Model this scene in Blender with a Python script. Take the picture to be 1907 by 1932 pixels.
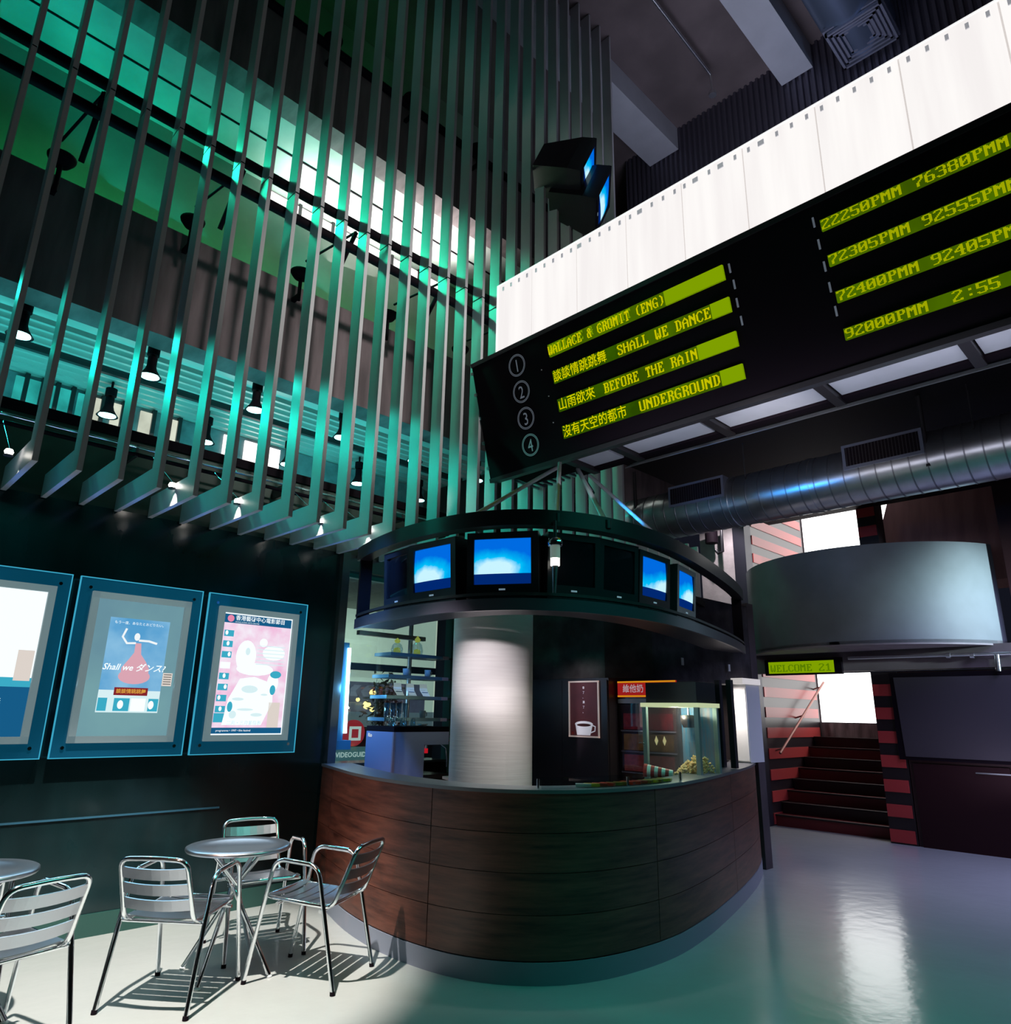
import bpy, math, random
from mathutils import Vector, Matrix
random.seed(7)
for o in list(bpy.data.objects): bpy.data.objects.remove(o, do_unlink=True)
SC = bpy.context.scene
COL = SC.collection
# ------------------------------------------------------------------ camera
YAW, PIT, ROL, FPX, CAMZ = -0.778325112, 1.84856316, 0.0174685426, 1332.90235, 1.5
RC = (Matrix.Rotation(YAW, 3, 'Z') @ Matrix.Rotation(PIT, 3, 'X') @ Matrix.Rotation(ROL, 3, 'Z'))
cd = bpy.data.cameras.new('camera'); cam = bpy.data.objects.new('camera', cd); COL.objects.link(cam)
cd.sensor_fit = 'HORIZONTAL'; cd.sensor_width = 36.0; cd.lens = FPX / 1907 * 36.0
cd.clip_start = 0.05; cd.clip_end = 200
cam.matrix_world = Matrix.Translation((0, 0, CAMZ)) @ RC.to_4x4()
SC.camera = cam
def at(px, py, ax, v):
    """the point of the plane (axis ax = v) seen at pixel px, py of the photograph"""
    d = RC @ Vector((px - 953.5, -(py - 966), -FPX)); c = Vector((0, 0, CAMZ))
    i = 'xyz'.index(ax)
    return c + d * ((v - c[i]) / d[i])
# ------------------------------------------------------------------ view, world
SC.view_settings.view_transform = 'Standard'
try: SC.view_settings.look = 'None'
except Exception: pass
SC.view_settings.exposure = 0.0; SC.view_settings.gamma = 1.0
SC.view_settings.use_curve_mapping = False
W = bpy.data.worlds.new('dim_ambient'); SC.world = W; W.use_nodes = True  # dim bluish ambient fill for the shadows, not an actual night sky
W.node_tree.nodes['Background'].inputs[0].default_value = (0.30, 0.34, 0.60, 1)
W.node_tree.nodes['Background'].inputs[1].default_value = 0.02
SC.cycles.max_bounces = 6; SC.cycles.diffuse_bounces = 3; SC.cycles.glossy_bounces = 4
SC.cycles.transmission_bounces = 4; SC.cycles.transparent_max_bounces = 12
SC.cycles.sample_clamp_indirect = 4.0
SC.cycles.use_denoising = True
try: SC.cycles.denoiser = 'OPENIMAGEDENOISE'
except Exception: pass
# ------------------------------------------------------------------ lights
def aim(o, p, q):
    o.location = p
    o.rotation_euler = (Vector(q) - Vector(p)).to_track_quat('-Z', 'Y').to_euler()
def spot(p, q, w, col, ang, blend=0.4, r=0.05):
    l = bpy.data.lights.new('spot', 'SPOT'); l.energy = w; l.color = col
    l.spot_size = math.radians(ang); l.spot_blend = blend; l.shadow_soft_size = r
    o = bpy.data.objects.new('spot_light', l); COL.objects.link(o); aim(o, p, q); return o
def area(p, q, w, col, sx, sy, spread=130):
    l = bpy.data.lights.new('area', 'AREA'); l.energy = w; l.color = col
    l.shape = 'RECTANGLE'; l.size = sx; l.size_y = sy; l.spread = math.radians(spread)
    o = bpy.data.objects.new('area_light', l); COL.objects.link(o); aim(o, p, q); return o
def point(p, w, col, r=0.05):
    l = bpy.data.lights.new('point', 'POINT'); l.energy = w; l.color = col; l.shadow_soft_size = r
    o = bpy.data.objects.new('point_light', l); COL.objects.link(o); o.location = p; return o
WARM = (1, .95, .86); TEAL = (.05, 1, .72); GREEN = (.0, 1, .22); BLUE = (.10, .35, 1)
# added lights with unseen sources, placed for the pools and washes they give
spot((0.9, 3.4, 4.6), (1.75, 4.70, 0), 2500, WARM, 40, .45, .04)        # pool on cafe tables
spot((3.66, 3.40, 2.14), (4.10, 3.98, .3), 55, (1, .94, .90), 96, 1, .03) # downlight on the column
spot((0.2, 2.4, 2.5), (4.1, 4.25, 1.75), 900, (1, .92, .96), 11, .8, .1)    # wash on the column
spot((3.5, -4.6, 6.6), (3.3, 4.9, 4.95), 3400, (1, .97, .92), 21, 1, .3)   # daylight on the fins
spot((-3.2, 1.6, 3.4), (3.1, 4.8, 0.6), 950, (1, .50, .32), 13, 1, .1)   # wooden counter, left
spot((7.4, -3.0, 4.0), (6.3, 3.2, 0.6), 330, (1, .52, .60), 26, 1, .3)    # wooden counter, right
area((4.0, 1.4, 3.6), (3.9, 1.7, 0), 20, (.05, 1, .80), 2.0, 1.0)         # teal wash on floor
area((9.0, 0.6, 3.5), (9.0, 1.2, 0), 90, (.52, .55, 1), 2.5, 1.5)         # blue wash on floor, right
spot((9.0, -4.6, 3.1), (10.3, 1.75, 2.95), 5200, (.66, .92, 1), 17, 1, .2)  # concrete drum
area((7.6, 3.4, 7.2), (7.8, 3.2, 11), 34, (.72, .76, 1), 2.0, 2.0)        # cool light on high ceiling
spot((2.3, 4.2, 3.2), (3.25, 4.75, 2.3), 160, BLUE, 40, .8, .05)             # added blue light tinting the ring's left end
area((1.7, 5.35, 2.45), (1.7, 5.3, 3.5), 2.5, (.0, .25, 1), 3.4, .3, 80)      # glow of the poster cases upward
area((1.6, 5.25, 2.85), (1.8, 5.8, 1.9), 3, (.02, .70, .62), 3.6, .2, 100)   # added teal light down the marble wall
# ------------------------------------------------------------------ materials
MATS = {}
def nodes(name):
    m = bpy.data.materials.new(name); m.use_nodes = True
    nt = m.node_tree; return m, nt, nt.nodes['Principled BSDF']
def mat(name, col, rough=.5, metal=0, n=0, nscale=6, nstretch=(1, 1, 1), col2=None, bump=0, emit=None, estr=0, spec=.5, aniso=0):
    if name in MATS: return MATS[name]
    m, nt, b = nodes(name)
    b.inputs['Base Color'].default_value = (*col, 1); b.inputs['Roughness'].default_value = rough
    b.inputs['Metallic'].default_value = metal; b.inputs['Specular IOR Level'].default_value = spec
    if emit: b.inputs['Emission Color'].default_value = (*emit, 1); b.inputs['Emission Strength'].default_value = estr
    if n or bump:
        tc = nt.nodes.new('ShaderNodeTexCoord'); mp = nt.nodes.new('ShaderNodeMapping'); mp.inputs['Scale'].default_value = nstretch
        nz = nt.nodes.new('ShaderNodeTexNoise'); nz.inputs['Scale'].default_value = nscale; nz.inputs['Detail'].default_value = 5
        nt.links.new(tc.outputs['Object'], mp.inputs[0]); nt.links.new(mp.outputs[0], nz.inputs[0])
        if n:
            r = nt.nodes.new('ShaderNodeValToRGB')
            c2 = col2 or tuple(c * (1 - n) for c in col)
            r.color_ramp.elements[0].position = .35; r.color_ramp.elements[1].position = .68
            r.color_ramp.elements[0].color = (*c2, 1); r.color_ramp.elements[1].color = (*col, 1)
            nt.links.new(nz.outputs['Fac'], r.inputs[0]); nt.links.new(r.outputs[0], b.inputs['Base Color'])
        if bump:
            bp = nt.nodes.new('ShaderNodeBump'); bp.inputs['Strength'].default_value = bump; bp.inputs['Distance'].default_value = .02
            nt.links.new(nz.outputs['Fac'], bp.inputs['Height']); nt.links.new(bp.outputs[0], b.inputs['Normal'])
    MATS[name] = m; return m
def emi(name, col, s=1.0, n=0, nscale=3, nstretch=(1, 1, 1), col2=None):
    if name in MATS: return MATS[name]
    m, nt, b = nodes(name); nt.nodes.remove(b)
    e = nt.nodes.new('ShaderNodeEmission'); e.inputs[0].default_value = (*col, 1); e.inputs[1].default_value = s
    if n:
        tc = nt.nodes.new('ShaderNodeTexCoord'); mp = nt.nodes.new('ShaderNodeMapping'); mp.inputs['Scale'].default_value = nstretch
        nz = nt.nodes.new('ShaderNodeTexNoise'); nz.inputs['Scale'].default_value = nscale; nz.inputs['Detail'].default_value = 4
        r = nt.nodes.new('ShaderNodeValToRGB'); c2 = col2 or tuple(c * (1 - n) for c in col)
        r.color_ramp.elements[0].position = .35; r.color_ramp.elements[1].position = .65
        r.color_ramp.elements[0].color = (*c2, 1); r.color_ramp.elements[1].color = (*col, 1)
        nt.links.new(tc.outputs['Object'], mp.inputs[0]); nt.links.new(mp.outputs[0], nz.inputs[0])
        nt.links.new(nz.outputs['Fac'], r.inputs[0]); nt.links.new(r.outputs[0], e.inputs[0])
    nt.links.new(e.outputs[0], nt.nodes['Material Output'].inputs[0])
    MATS[name] = m; return m
def glass(name, tint=(.8, .95, 1), alpha=.12, rough=.02):
    if name in MATS: return MATS[name]
    m, nt, b = nodes(name); nt.nodes.remove(b)
    t = nt.nodes.new('ShaderNodeBsdfTransparent'); t.inputs[0].default_value = (*tint, 1)
    g = nt.nodes.new('ShaderNodeBsdfGlossy'); g.inputs['Roughness'].default_value = rough
    x = nt.nodes.new('ShaderNodeMixShader'); x.inputs[0].default_value = alpha
    nt.links.new(t.outputs[0], x.inputs[1]); nt.links.new(g.outputs[0], x.inputs[2])
    nt.links.new(x.outputs[0], nt.nodes['Material Output'].inputs[0])
    MATS[name] = m; return m
ALU = mat('brushed_aluminium', (.78, .80, .82), .28, 1, bump=.03, nscale=40)
CHROME = mat('polished_tube', (.85, .87, .9), .12, 1)
SLATM = mat('satin_aluminium', (.46, .48, .53), .30, 1, bump=.02, nscale=60)
FINM = mat('painted_steel_fin', (.46, .46, .48), .42, .0, n=.12, nscale=2)
CONC = mat('raw_concrete', (.16, .125, .13), .8, n=.35, nscale=1.4, nstretch=(1, 1, .6), bump=.3)
CONCD = mat('dark_concrete', (.075, .055, .06), .85, n=.5, nscale=2.2, bump=.4)
FASC = mat('board_marked_concrete', (.15, .11, .12), .8, n=.5, nscale=2.5, nstretch=(3, 1, .5), bump=.35)
DRUM = mat('smooth_concrete', (.20, .22, .24), .6, n=.35, nscale=1.1, bump=.15)
LCONC = mat('light_grey_concrete', (.42, .43, .48), .8, n=.1, nscale=3, bump=.1)  # beams paler and bluer than the ceiling concrete
GREENW = mat('dark_green_marble', (.008, .026, .030), .17, n=.7, nscale=1.6, nstretch=(1, 1, .35), bump=.03)
PAINTG = mat('plaster_behind_fins', (.40, .42, .40), .75, n=.35, nscale=1.3, bump=.15)
BLACK = mat('black_paint', (.006, .003, .006), .75, spec=.1)
BLACKG = mat('black_gloss_plastic', (.022, .020, .026), .25)
DKMET = mat('dark_steel', (.05, .045, .05), .4, .6)
DKRED = mat('dark_red_paint', (.018, .002, .004), .6, spec=.25)
REDP = mat('red_paint', (.42, .035, .035), .6)
WHITEP = mat('grey_white_paint', (.62, .60, .60), .6)
WHITE = mat('white_enamel', (.75, .75, .75), .4)
FLOORM = None
def floor_mat():
    m, nt, b = nodes('polished_screed')
    b.inputs['Roughness'].default_value = .17
    tc = nt.nodes.new('ShaderNodeTexCoord')
    nz = nt.nodes.new('ShaderNodeTexNoise'); nz.inputs['Scale'].default_value = 1.1; nz.inputs['Detail'].default_value = 6
    r = nt.nodes.new('ShaderNodeValToRGB'); r.color_ramp.elements[0].color = (.30, .31, .31, 1); r.color_ramp.elements[1].color = (.38, .39, .38, 1)
    nt.links.new(tc.outputs['Object'], nz.inputs[0]); nt.links.new(nz.outputs['Fac'], r.inputs[0]); nt.links.new(r.outputs[0], b.inputs['Base Color'])
    n2 = nt.nodes.new('ShaderNodeTexNoise'); n2.inputs['Scale'].default_value = 7; n2.inputs['Detail'].default_value = 3
    bp = nt.nodes.new('ShaderNodeBump'); bp.inputs['Strength'].default_value = .10; bp.inputs['Distance'].default_value = .02
    nt.links.new(tc.outputs['Object'], n2.inputs[0]); nt.links.new(n2.outputs['Fac'], bp.inputs['Height']); nt.links.new(bp.outputs[0], b.inputs['Normal'])
    return m
FLOORM = floor_mat()
def wood_mat():
    m, nt, b = nodes('dark_walnut_veneer')
    b.inputs['Roughness'].default_value = .42
    tc = nt.nodes.new('ShaderNodeTexCoord'); mp = nt.nodes.new('ShaderNodeMapping'); mp.inputs['Scale'].default_value = (.8, .8, 9)
    nz = nt.nodes.new('ShaderNodeTexNoise'); nz.inputs['Scale'].default_value = 2.6; nz.inputs['Detail'].default_value = 8; nz.inputs['Roughness'].default_value = .65
    r = nt.nodes.new('ShaderNodeValToRGB')
    r.color_ramp.elements[0].position = .3; r.color_ramp.elements[0].color = (.035, .010, .008, 1)
    r.color_ramp.elements[1].position = .72; r.color_ramp.elements[1].color = (.19, .065, .042, 1)
    oi = nt.nodes.new('ShaderNodeObjectInfo'); ad = nt.nodes.new('ShaderNodeVectorMath'); ad.operation = 'ADD'
    nt.links.new(tc.outputs['Object'], mp.inputs[0]); nt.links.new(mp.outputs[0], ad.inputs[0]); nt.links.new(oi.outputs['Random'], ad.inputs[1])
    nt.links.new(ad.outputs[0], nz.inputs[0]); nt.links.new(nz.outputs['Fac'], r.inputs[0]); nt.links.new(r.outputs[0], b.inputs['Base Color'])
    return m
WOOD = wood_mat()
COLM = None
def col_mat():
    m, nt, b = nodes('board_cast_white_concrete'); b.inputs['Roughness'].default_value = .75
    tc = nt.nodes.new('ShaderNodeTexCoord'); mp = nt.nodes.new('ShaderNodeMapping'); mp.inputs['Scale'].default_value = (.6, .6, 14)
    nz = nt.nodes.new('ShaderNodeTexNoise'); nz.inputs['Scale'].default_value = 3; nz.inputs['Detail'].default_value = 5
    r = nt.nodes.new('ShaderNodeValToRGB'); r.color_ramp.elements[0].color = (.50, .47, .47, 1); r.color_ramp.elements[1].color = (.66, .63, .62, 1)
    bp = nt.nodes.new('ShaderNodeBump'); bp.inputs['Strength'].default_value = .25; bp.inputs['Distance'].default_value = .01
    nt.links.new(tc.outputs['Object'], mp.inputs[0]); nt.links.new(mp.outputs[0], nz.inputs[0])
    nt.links.new(nz.outputs['Fac'], r.inputs[0]); nt.links.new(r.outputs[0], b.inputs['Base Color'])
    nt.links.new(nz.outputs['Fac'], bp.inputs['Height']); nt.links.new(bp.outputs[0], b.inputs['Normal'])
    return m
COLM = col_mat()
def screen_mat():
    """a television picture: pale cloud under a blue sky, dark band below"""
    m, nt, b = nodes('television_picture'); nt.nodes.remove(b)
    tc = nt.nodes.new('ShaderNodeTexCoord'); sp = nt.nodes.new('ShaderNodeSeparateXYZ')
    nt.links.new(tc.outputs['Generated'], sp.inputs[0])
    def mt(op, a, c, cl=False):
        k = nt.nodes.new('ShaderNodeMath'); k.operation = op; k.use_clamp = cl
        for i, v in enumerate((a, c)):
            if isinstance(v, (int, float)): k.inputs[i].default_value = v
            else: nt.links.new(v, k.inputs[i])
        return k.outputs[0]
    nz = nt.nodes.new('ShaderNodeTexNoise'); nz.inputs['Scale'].default_value = 4; nz.inputs['Detail'].default_value = 4
    nt.links.new(tc.outputs['Generated'], nz.inputs[0])
    dx = mt('MULTIPLY', mt('SUBTRACT', sp.outputs['Y'], .62), 1.5); dz = mt('MULTIPLY', mt('SUBTRACT', sp.outputs['Z'], .30), 2.3)
    d = mt('SQRT', mt('ADD', mt('MULTIPLY', dx, dx), mt('MULTIPLY', dz, dz)), 0)
    d = mt('ADD', d, mt('MULTIPLY', mt('SUBTRACT', nz.outputs['Fac'], .5), .45))
    d = mt('MULTIPLY', d, .86)
    r = nt.nodes.new('ShaderNodeValToRGB'); r.color_ramp.elements[0].position = .35; r.color_ramp.elements[0].color = (.55, .86, .98, 1)
    r.color_ramp.elements[1].position = 1.0; r.color_ramp.elements[1].color = (0, .14, .72, 1)
    e2 = r.color_ramp.elements.new(.58); e2.color = (.0, .50, .90, 1)
    nt.links.new(d, r.inputs[0])
    band = mt('GREATER_THAN', sp.outputs['Z'], .23)
    mx = nt.nodes.new('ShaderNodeMixRGB'); mx.inputs[1].default_value = (0, .02, .16, 1)
    nt.links.new(band, mx.inputs[0]); nt.links.new(r.outputs[0], mx.inputs[2])
    e = nt.nodes.new('ShaderNodeEmission'); e.inputs[1].default_value = 1.05
    nt.links.new(mx.outputs[0], e.inputs[0]); nt.links.new(e.outputs[0], nt.nodes['Material Output'].inputs[0])
    return m
SCREEN = screen_mat()
SCREENOFF = mat('dead_screen_glass', (.008, .007, .011), .08)
PANELW = emi('backlit_frosted_panel', (1, .97, .95), 1.0, n=.06, nscale=1.5, nstretch=(1, 4, .3), col2=(.92, .88, .87))
DAY = emi('daylight_pane', (1, .98, .95), 1.6)
DAYT = emi('tinted_daylight_pane', (.03, .50, .46), .9, n=.5, nscale=3)
LEDBG = emi('led_green_field', (.14, .30, .0), .55, n=.55, nscale=1.2, nstretch=(1, 2, 1))
LEDBG2 = emi('led_dim_green_field', (.06, .17, .0), .6, n=.4, nscale=5)
LEDON = emi('led_amber_dots', (.78, .72, .0), .85)
LEDON2 = emi('led_green_amber_dots', (.48, .52, .0), .85)
LEDBRT = emi('led_bright_green', (.28, .46, .0), .75)
BULB = emi('hot_lamp', (1, .93, .85), 14)
BULBC = emi('cyan_lamp', (.35, 1, .92), 7)
TUBE = emi('fluorescent_tube', (.55, .90, 1), 6)
# ------------------------------------------------------------------ mesh builder
class MB:
    def __init__(s): s.v = []; s.f = []; s.sm = []
    def add(s, vs, fs, smooth=False):
        o = len(s.v); s.v += [tuple(v) for v in vs]; s.f += [tuple(i + o for i in f) for f in fs]; s.sm += [smooth] * len(fs); return s
    def box(s, a, b, M=None):
        x0, y0, z0 = (min(a[i], b[i]) for i in range(3)); x1, y1, z1 = (max(a[i], b[i]) for i in range(3))
        vs = [Vector(p) for p in ((x0, y0, z0), (x1, y0, z0), (x1, y1, z0), (x0, y1, z0), (x0, y0, z1), (x1, y0, z1), (x1, y1, z1), (x0, y1, z1))]
        if M: vs = [M @ v for v in vs]
        return s.add(vs, ((3, 2, 1, 0), (4, 5, 6, 7), (0, 1, 5, 4), (1, 2, 6, 5), (2, 3, 7, 6), (3, 0, 4, 7)))
    def cyl(s, p, q, r, n=12, r2=None, caps=True):
        p, q = Vector(p), Vector(q); d = (q - p).normalized(); r2 = r if r2 is None else r2
        u = d.orthogonal().normalized(); w = d.cross(u); vs = []
        for c, rr in ((p, r), (q, r2)):
            for i in range(n):
                a = 2 * math.pi * i / n; vs.append(c + (u * math.cos(a) + w * math.sin(a)) * rr)
        s.add(vs, [(i, (i + 1) % n, n + (i + 1) % n, n + i) for i in range(n)], True)
        if caps: s.add(vs[:n], [tuple(reversed(range(n)))]); s.add(vs[n:], [tuple(range(n))])
        return s
    def tube(s, pts, r, n=10, closed=False):
        pts = [Vector(p) for p in pts]; m = len(pts); up = None; rings = []
        for i, p in enumerate(pts):
            if closed: t = (pts[(i + 1) % m] - pts[i - 1]).normalized()
            else: t = ((pts[min(i + 1, m - 1)]) - pts[max(i - 1, 0)]).normalized()
            if up is None: up = t.orthogonal().normalized()
            up = (up - t * up.dot(t)).normalized(); w = t.cross(up)
            rings.append([p + (up * math.cos(2 * math.pi * k / n) + w * math.sin(2 * math.pi * k / n)) * r for k in range(n)])
        vs = [v for g in rings for v in g]; fs = []
        for i in range(m if closed else m - 1):
            j = (i + 1) % m
            for k in range(n): fs.append((i * n + k, i * n + (k + 1) % n, j * n + (k + 1) % n, j * n + k))
        s.add(vs, fs, True)
        if not closed: s.add(rings[0], [tuple(reversed(range(n)))]); s.add(rings[-1], [tuple(range(n))])
        return s
    def lathe(s, prof, c=(0, 0, 0), n=24, M=None):
        vs = []
        for r, z in prof:
            for i in range(n):
                a = 2 * math.pi * i / n; v = Vector((r * math.cos(a), r * math.sin(a), z))
                if M: v = M @ v
                vs.append(v + Vector(c))
        fs = [(j * n + i, j * n + (i + 1) % n, (j + 1) * n + (i + 1) % n, (j + 1) * n + i) for j in range(len(prof) - 1) for i in range(n)]
        return s.add(vs, fs, True)
    def ribbon(s, path, o0, o1, z0, z1, smooth=True):
        """wall following a plan path, from offset o0 to o1 along its left normal"""
        P = [Vector(p[:2]) for p in path]; N = []
        for i in range(len(P)):
            t = (P[min(i + 1, len(P) - 1)] - P[max(i - 1, 0)]).normalized(); N.append(Vector((-t.y, t.x)))
        m = len(P); L = []
        for (o, z) in ((o0, z0), (o1, z0), (o1, z1), (o0, z1)):
            L.append([(P[i].x + N[i].x * o, P[i].y + N[i].y * o, z) for i in range(m)])
        for a in range(4):
            b = (a + 1) % 4
            s.add(L[a] + L[b], [(i, i + 1, m + i + 1, m + i) for i in range(m - 1)], smooth)
        s.add([L[k][0] for k in range(4)], [(3, 2, 1, 0)]); s.add([L[k][-1] for k in range(4)], [(0, 1, 2, 3)])
        return s
    def poly(s, pts): return s.add(pts, [tuple(range(len(pts)))])
    def prism(s, pts, d):
        n = len(pts); d = Vector(d); a = [Vector(p) for p in pts]; b = [p + d for p in a]
        s.add(a + b, [tuple(reversed(range(n))), tuple(range(n, 2 * n))] + [(i, (i + 1) % n, n + (i + 1) % n, n + i) for i in range(n)])
        return s
    def mesh(s, name, m):
        me = bpy.data.meshes.new(name); me.from_pydata(s.v, [], s.f)
        me.polygons.foreach_set('use_smooth', s.sm); me.update(); 
        if m: me.materials.append(m)
        return me
def obj(name, mb, m, parent=None, label=None):
    me = mb.mesh(name, m) if isinstance(mb, MB) else mb
    o = bpy.data.objects.new(name, me); COL.objects.link(o)
    if parent:
        o.parent = parent
        r = parent; t = Vector((0, 0, 0))
        o.matrix_parent_inverse = Matrix.Translation(-Vector(WORLDLOC.get(parent.name, (0, 0, 0))))
    WORLDLOC[o.name] = (0, 0, 0)
    if label: o['label'] = label
    return o
WORLDLOC = {}
def thing(name, label, cat, loc=(0, 0, 0), group=None, kind=None):
    o = bpy.data.objects.new(name, None); COL.objects.link(o); o.location = loc; o.empty_display_size = .1
    WORLDLOC[o.name] = tuple(loc); o['label'] = label; o['category'] = cat
    if group: o['group'] = group
    if kind: o['kind'] = kind
    return o
def struct(name, mb, m, parent=None, label=None):
    o = obj(name, mb, m, parent, label)
    if parent is None: o['kind'] = 'structure'
    return o
def tag(o, label, cat, group=None):
    o['label'] = label; o['category'] = cat
    if group: o['group'] = group
    return o
def dup(root, loc, rz=0, label=None, group=None):
    c = root.copy(); COL.objects.link(c); c.location = loc; c.rotation_euler = (0, 0, rz)
    if label: c['label'] = label
    if group: c['group'] = group
    kids = [o for o in ALLKIDS[root.name]]
    for ch in kids:
        k = ch.copy(); COL.objects.link(k); k.parent = c; k.matrix_parent_inverse = ch.matrix_parent_inverse.copy()
        for g in list(ch.children):
            d = g.copy(); COL.objects.link(d); d.parent = k; d.matrix_parent_inverse = g.matrix_parent_inverse.copy()
    return c
ALLKIDS = {}
def seal(root): ALLKIDS[root.name] = list(root.children); return root
def smoothpath(P, n=6):
    P = [Vector(p) for p in P]; out = []
    for i in range(len(P) - 1):
        p0, p1, p2, p3 = P[max(i - 1, 0)], P[i], P[i + 1], P[min(i + 2, len(P) - 1)]
        for k in range(n):
            t = k / n
            out.append(.5 * ((2 * p1) + (p2 - p0) * t + (2 * p0 - 5 * p1 + 4 * p2 - p3) * t * t + (3 * p1 - p0 - 3 * p2 + p3) * t ** 3))
    out.append(P[-1]); return out
def textmesh(txt, size, M, align='LEFT', ext=0.0, bold=0.0, shear=0, sx=1):
    cu = bpy.data.curves.new('t', 'FONT'); cu.body = txt; cu.size = size; cu.align_x = align; cu.align_y = 'CENTER'
    cu.extrude = ext; cu.offset = bold; cu.shear = shear; cu.resolution_u = 2
    o = bpy.data.objects.new('t', cu); COL.objects.link(o)
    dg = bpy.context.evaluated_depsgraph_get(); dg.update()
    me = bpy.data.meshes.new_from_object(o.evaluated_get(dg), depsgraph=dg)
    bpy.data.objects.remove(o, do_unlink=True); bpy.data.curves.remove(cu)
    me.materials.clear()
    me.transform(M @ Matrix.Diagonal((sx, 1, 1, 1))); me.update(); return me
def text(name, txt, size, M, m, parent, **k):
    me = textmesh(txt, size, M, **k); me.materials.append(m); me.name = name
    return obj(name, me, m, parent)
def frame_mat(o, u, v, w):
    """matrix with columns u, v, w and origin o"""
    return Matrix(((u[0], v[0], w[0], o[0]), (u[1], v[1], w[1], o[1]), (u[2], v[2], w[2], o[2]), (0, 0, 0, 1)))
# ================================================================== THE SETTING
YW, YF, ZB, ZC = 5.8, 4.9, 2.93, 11.4
struct('floor', MB().box((-7, -7, -.1), (14, 12, 0)), FLOORM)
struct('wall_left', MB().box((-7, YW, 0), (3.52, YW + .25, 2.95)), GREENW)
struct('wall_rear', MB().box((-7.2, -7, 0), (-7, 12, ZC)), CONCD)
struct('wall_entrance', MB().box((-7, -7.2, 0), (14, -7, ZC)), CONCD)
struct('ceiling', MB().box((-7.2, -7.2, ZC), (14, 12, ZC + .2)), CONC)
struct('baseboard_left', MB().box((-7, YW - .02, 0), (3.5, YW, .14)), mat('green_metal_skirting', (.02, .07, .06), .3))
struct('trim_1', MB().box((-7, YW - .012, .75), (2.62, YW, .762)), mat('wall_line_blue', (.05, .16, .25), .3, .5))  # thin blue line along the lower wall
# mezzanine parapet above the green wall
struct('trim_2', MB().box((-7, 6.08, 2.95), (10, 6.24, 3.62)).box((-7, 5.8, 2.95), (10, 6.08, 2.99)), mat('green_parapet_paint', (.03, .06, .045), .5, n=.4, nscale=3))
struct('trim_3', MB().box((-7, 6.05, 3.62), (10, 6.26, 3.70)), BLACK)
# slab edges
struct('trim_4', MB().box((-7, 6.2, 4.70), (10.3, 6.5, 5.78)), FASC)
struct('trim_5', MB().box((-7, 6.2, 8.00), (10.3, 6.5, 9.05)), FASC)
# slabs of the upper storeys
struct('trim_6', MB().box((-7, 6.5, 5.5), (10.3, 9.3, 5.76)), PAINTG)
struct('trim_7', MB().box((-7, 6.5, 8.00), (10.3, 9.3, 8.3)), PAINTG)
for y in (6.93,): struct('trim_8', MB().box((-7, y, 7.985), (10.3, y + .02, 8.0)), BLACK)
# walls behind the fins
PAINTW = mat('green_lit_plaster', (.22, .24, .22), .75, n=.4, nscale=1.1, bump=.15)
struct('wall_second_storey', MB().box((-7, 7.62, 5.76), (3.1, 7.8, 8.0)).box((6.1, 7.62, 5.76), (10.3, 7.8, 8.0)).box((3.1, 7.62, 5.76), (6.1, 7.8, 7.70)), PAINTW)
struct('wall_third_storey', MB().box((-7, 7.62, 8.3), (10.3, 7.8, ZC)), PAINTW)
struct('wall_first_storey', MB().box((-7, 9.0, 3.0), (10.3, 9.2, 5.5)), PAINTG)
struct('trim_10', MB().box((-7, 6.24, 2.95), (10.3, 9.0, 3.1)), PAINTG)
w2 = thing('window_2', 'bright strip window glowing under the second soffit behind the fins', 'window', (4.6, 7.62, 7.7), kind='structure')
for i in range(6):
    x0 = 3.1 + i * .5
    obj('pane', MB().box((x0 + .02, 7.66, 7.72), (x0 + .48, 7.68, 7.97)), DAY, w2)
    obj('mullion', MB().box((x0 - .02, 7.64, 7.70), (x0 + .02, 7.70, 8.0)), DKMET, w2)
# far panes of the first mezzanine
pw = thing('window_3', 'row of small panes at the back of the first mezzanine', 'window', (2.2, 8.0, 3.8), kind='structure')
zt = 4.62
runs = [(25, 42, 0), (46, 75, 0), (95, 104, 0), (108, 135, 0), (150, 162, 0), (180, 195, 1), (218, 235, 1), (273, 295, 1), (328, 345, 1)]
for a, b, k in runs:
    xa = at(a, 735, 'y', 8.0).x; xb = at(b, 735, 'y', 8.0).x
    zt_ = 4.55
    ztop = at((a + b) / 2, 708 + (a - 20) * .25, 'y', 8.0).z
    obj('pane', MB().box((xa, 8.0, 3.6), (xb, 8.02, 4.66)), DAYT if not k else emi('pale_pane', (.80, .86, .70), .9, n=.3, nscale=3), pw)
    obj('mullion', MB().box((xb, 7.97, 3.55), (xb + .04, 8.05, 4.70)), DKMET, pw)
for (a, b) in ((418, 434), (459, 490), (508, 528)):
    xa = at(a, 860, 'y', 8.0).x; xb = at(b, 860, 'y', 8.0).x
    obj('bright_pane', MB().box((xa, 8.0, 3.5), (xb, 8.02, 4.66)), DAY, pw)
obj('window_wall', MB().box((.7, 8.03, 3.1), (6.2, 8.1, 4.70)), mat('mezzanine_grey', (.25, .30, .33), .7, n=.4), pw)
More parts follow.
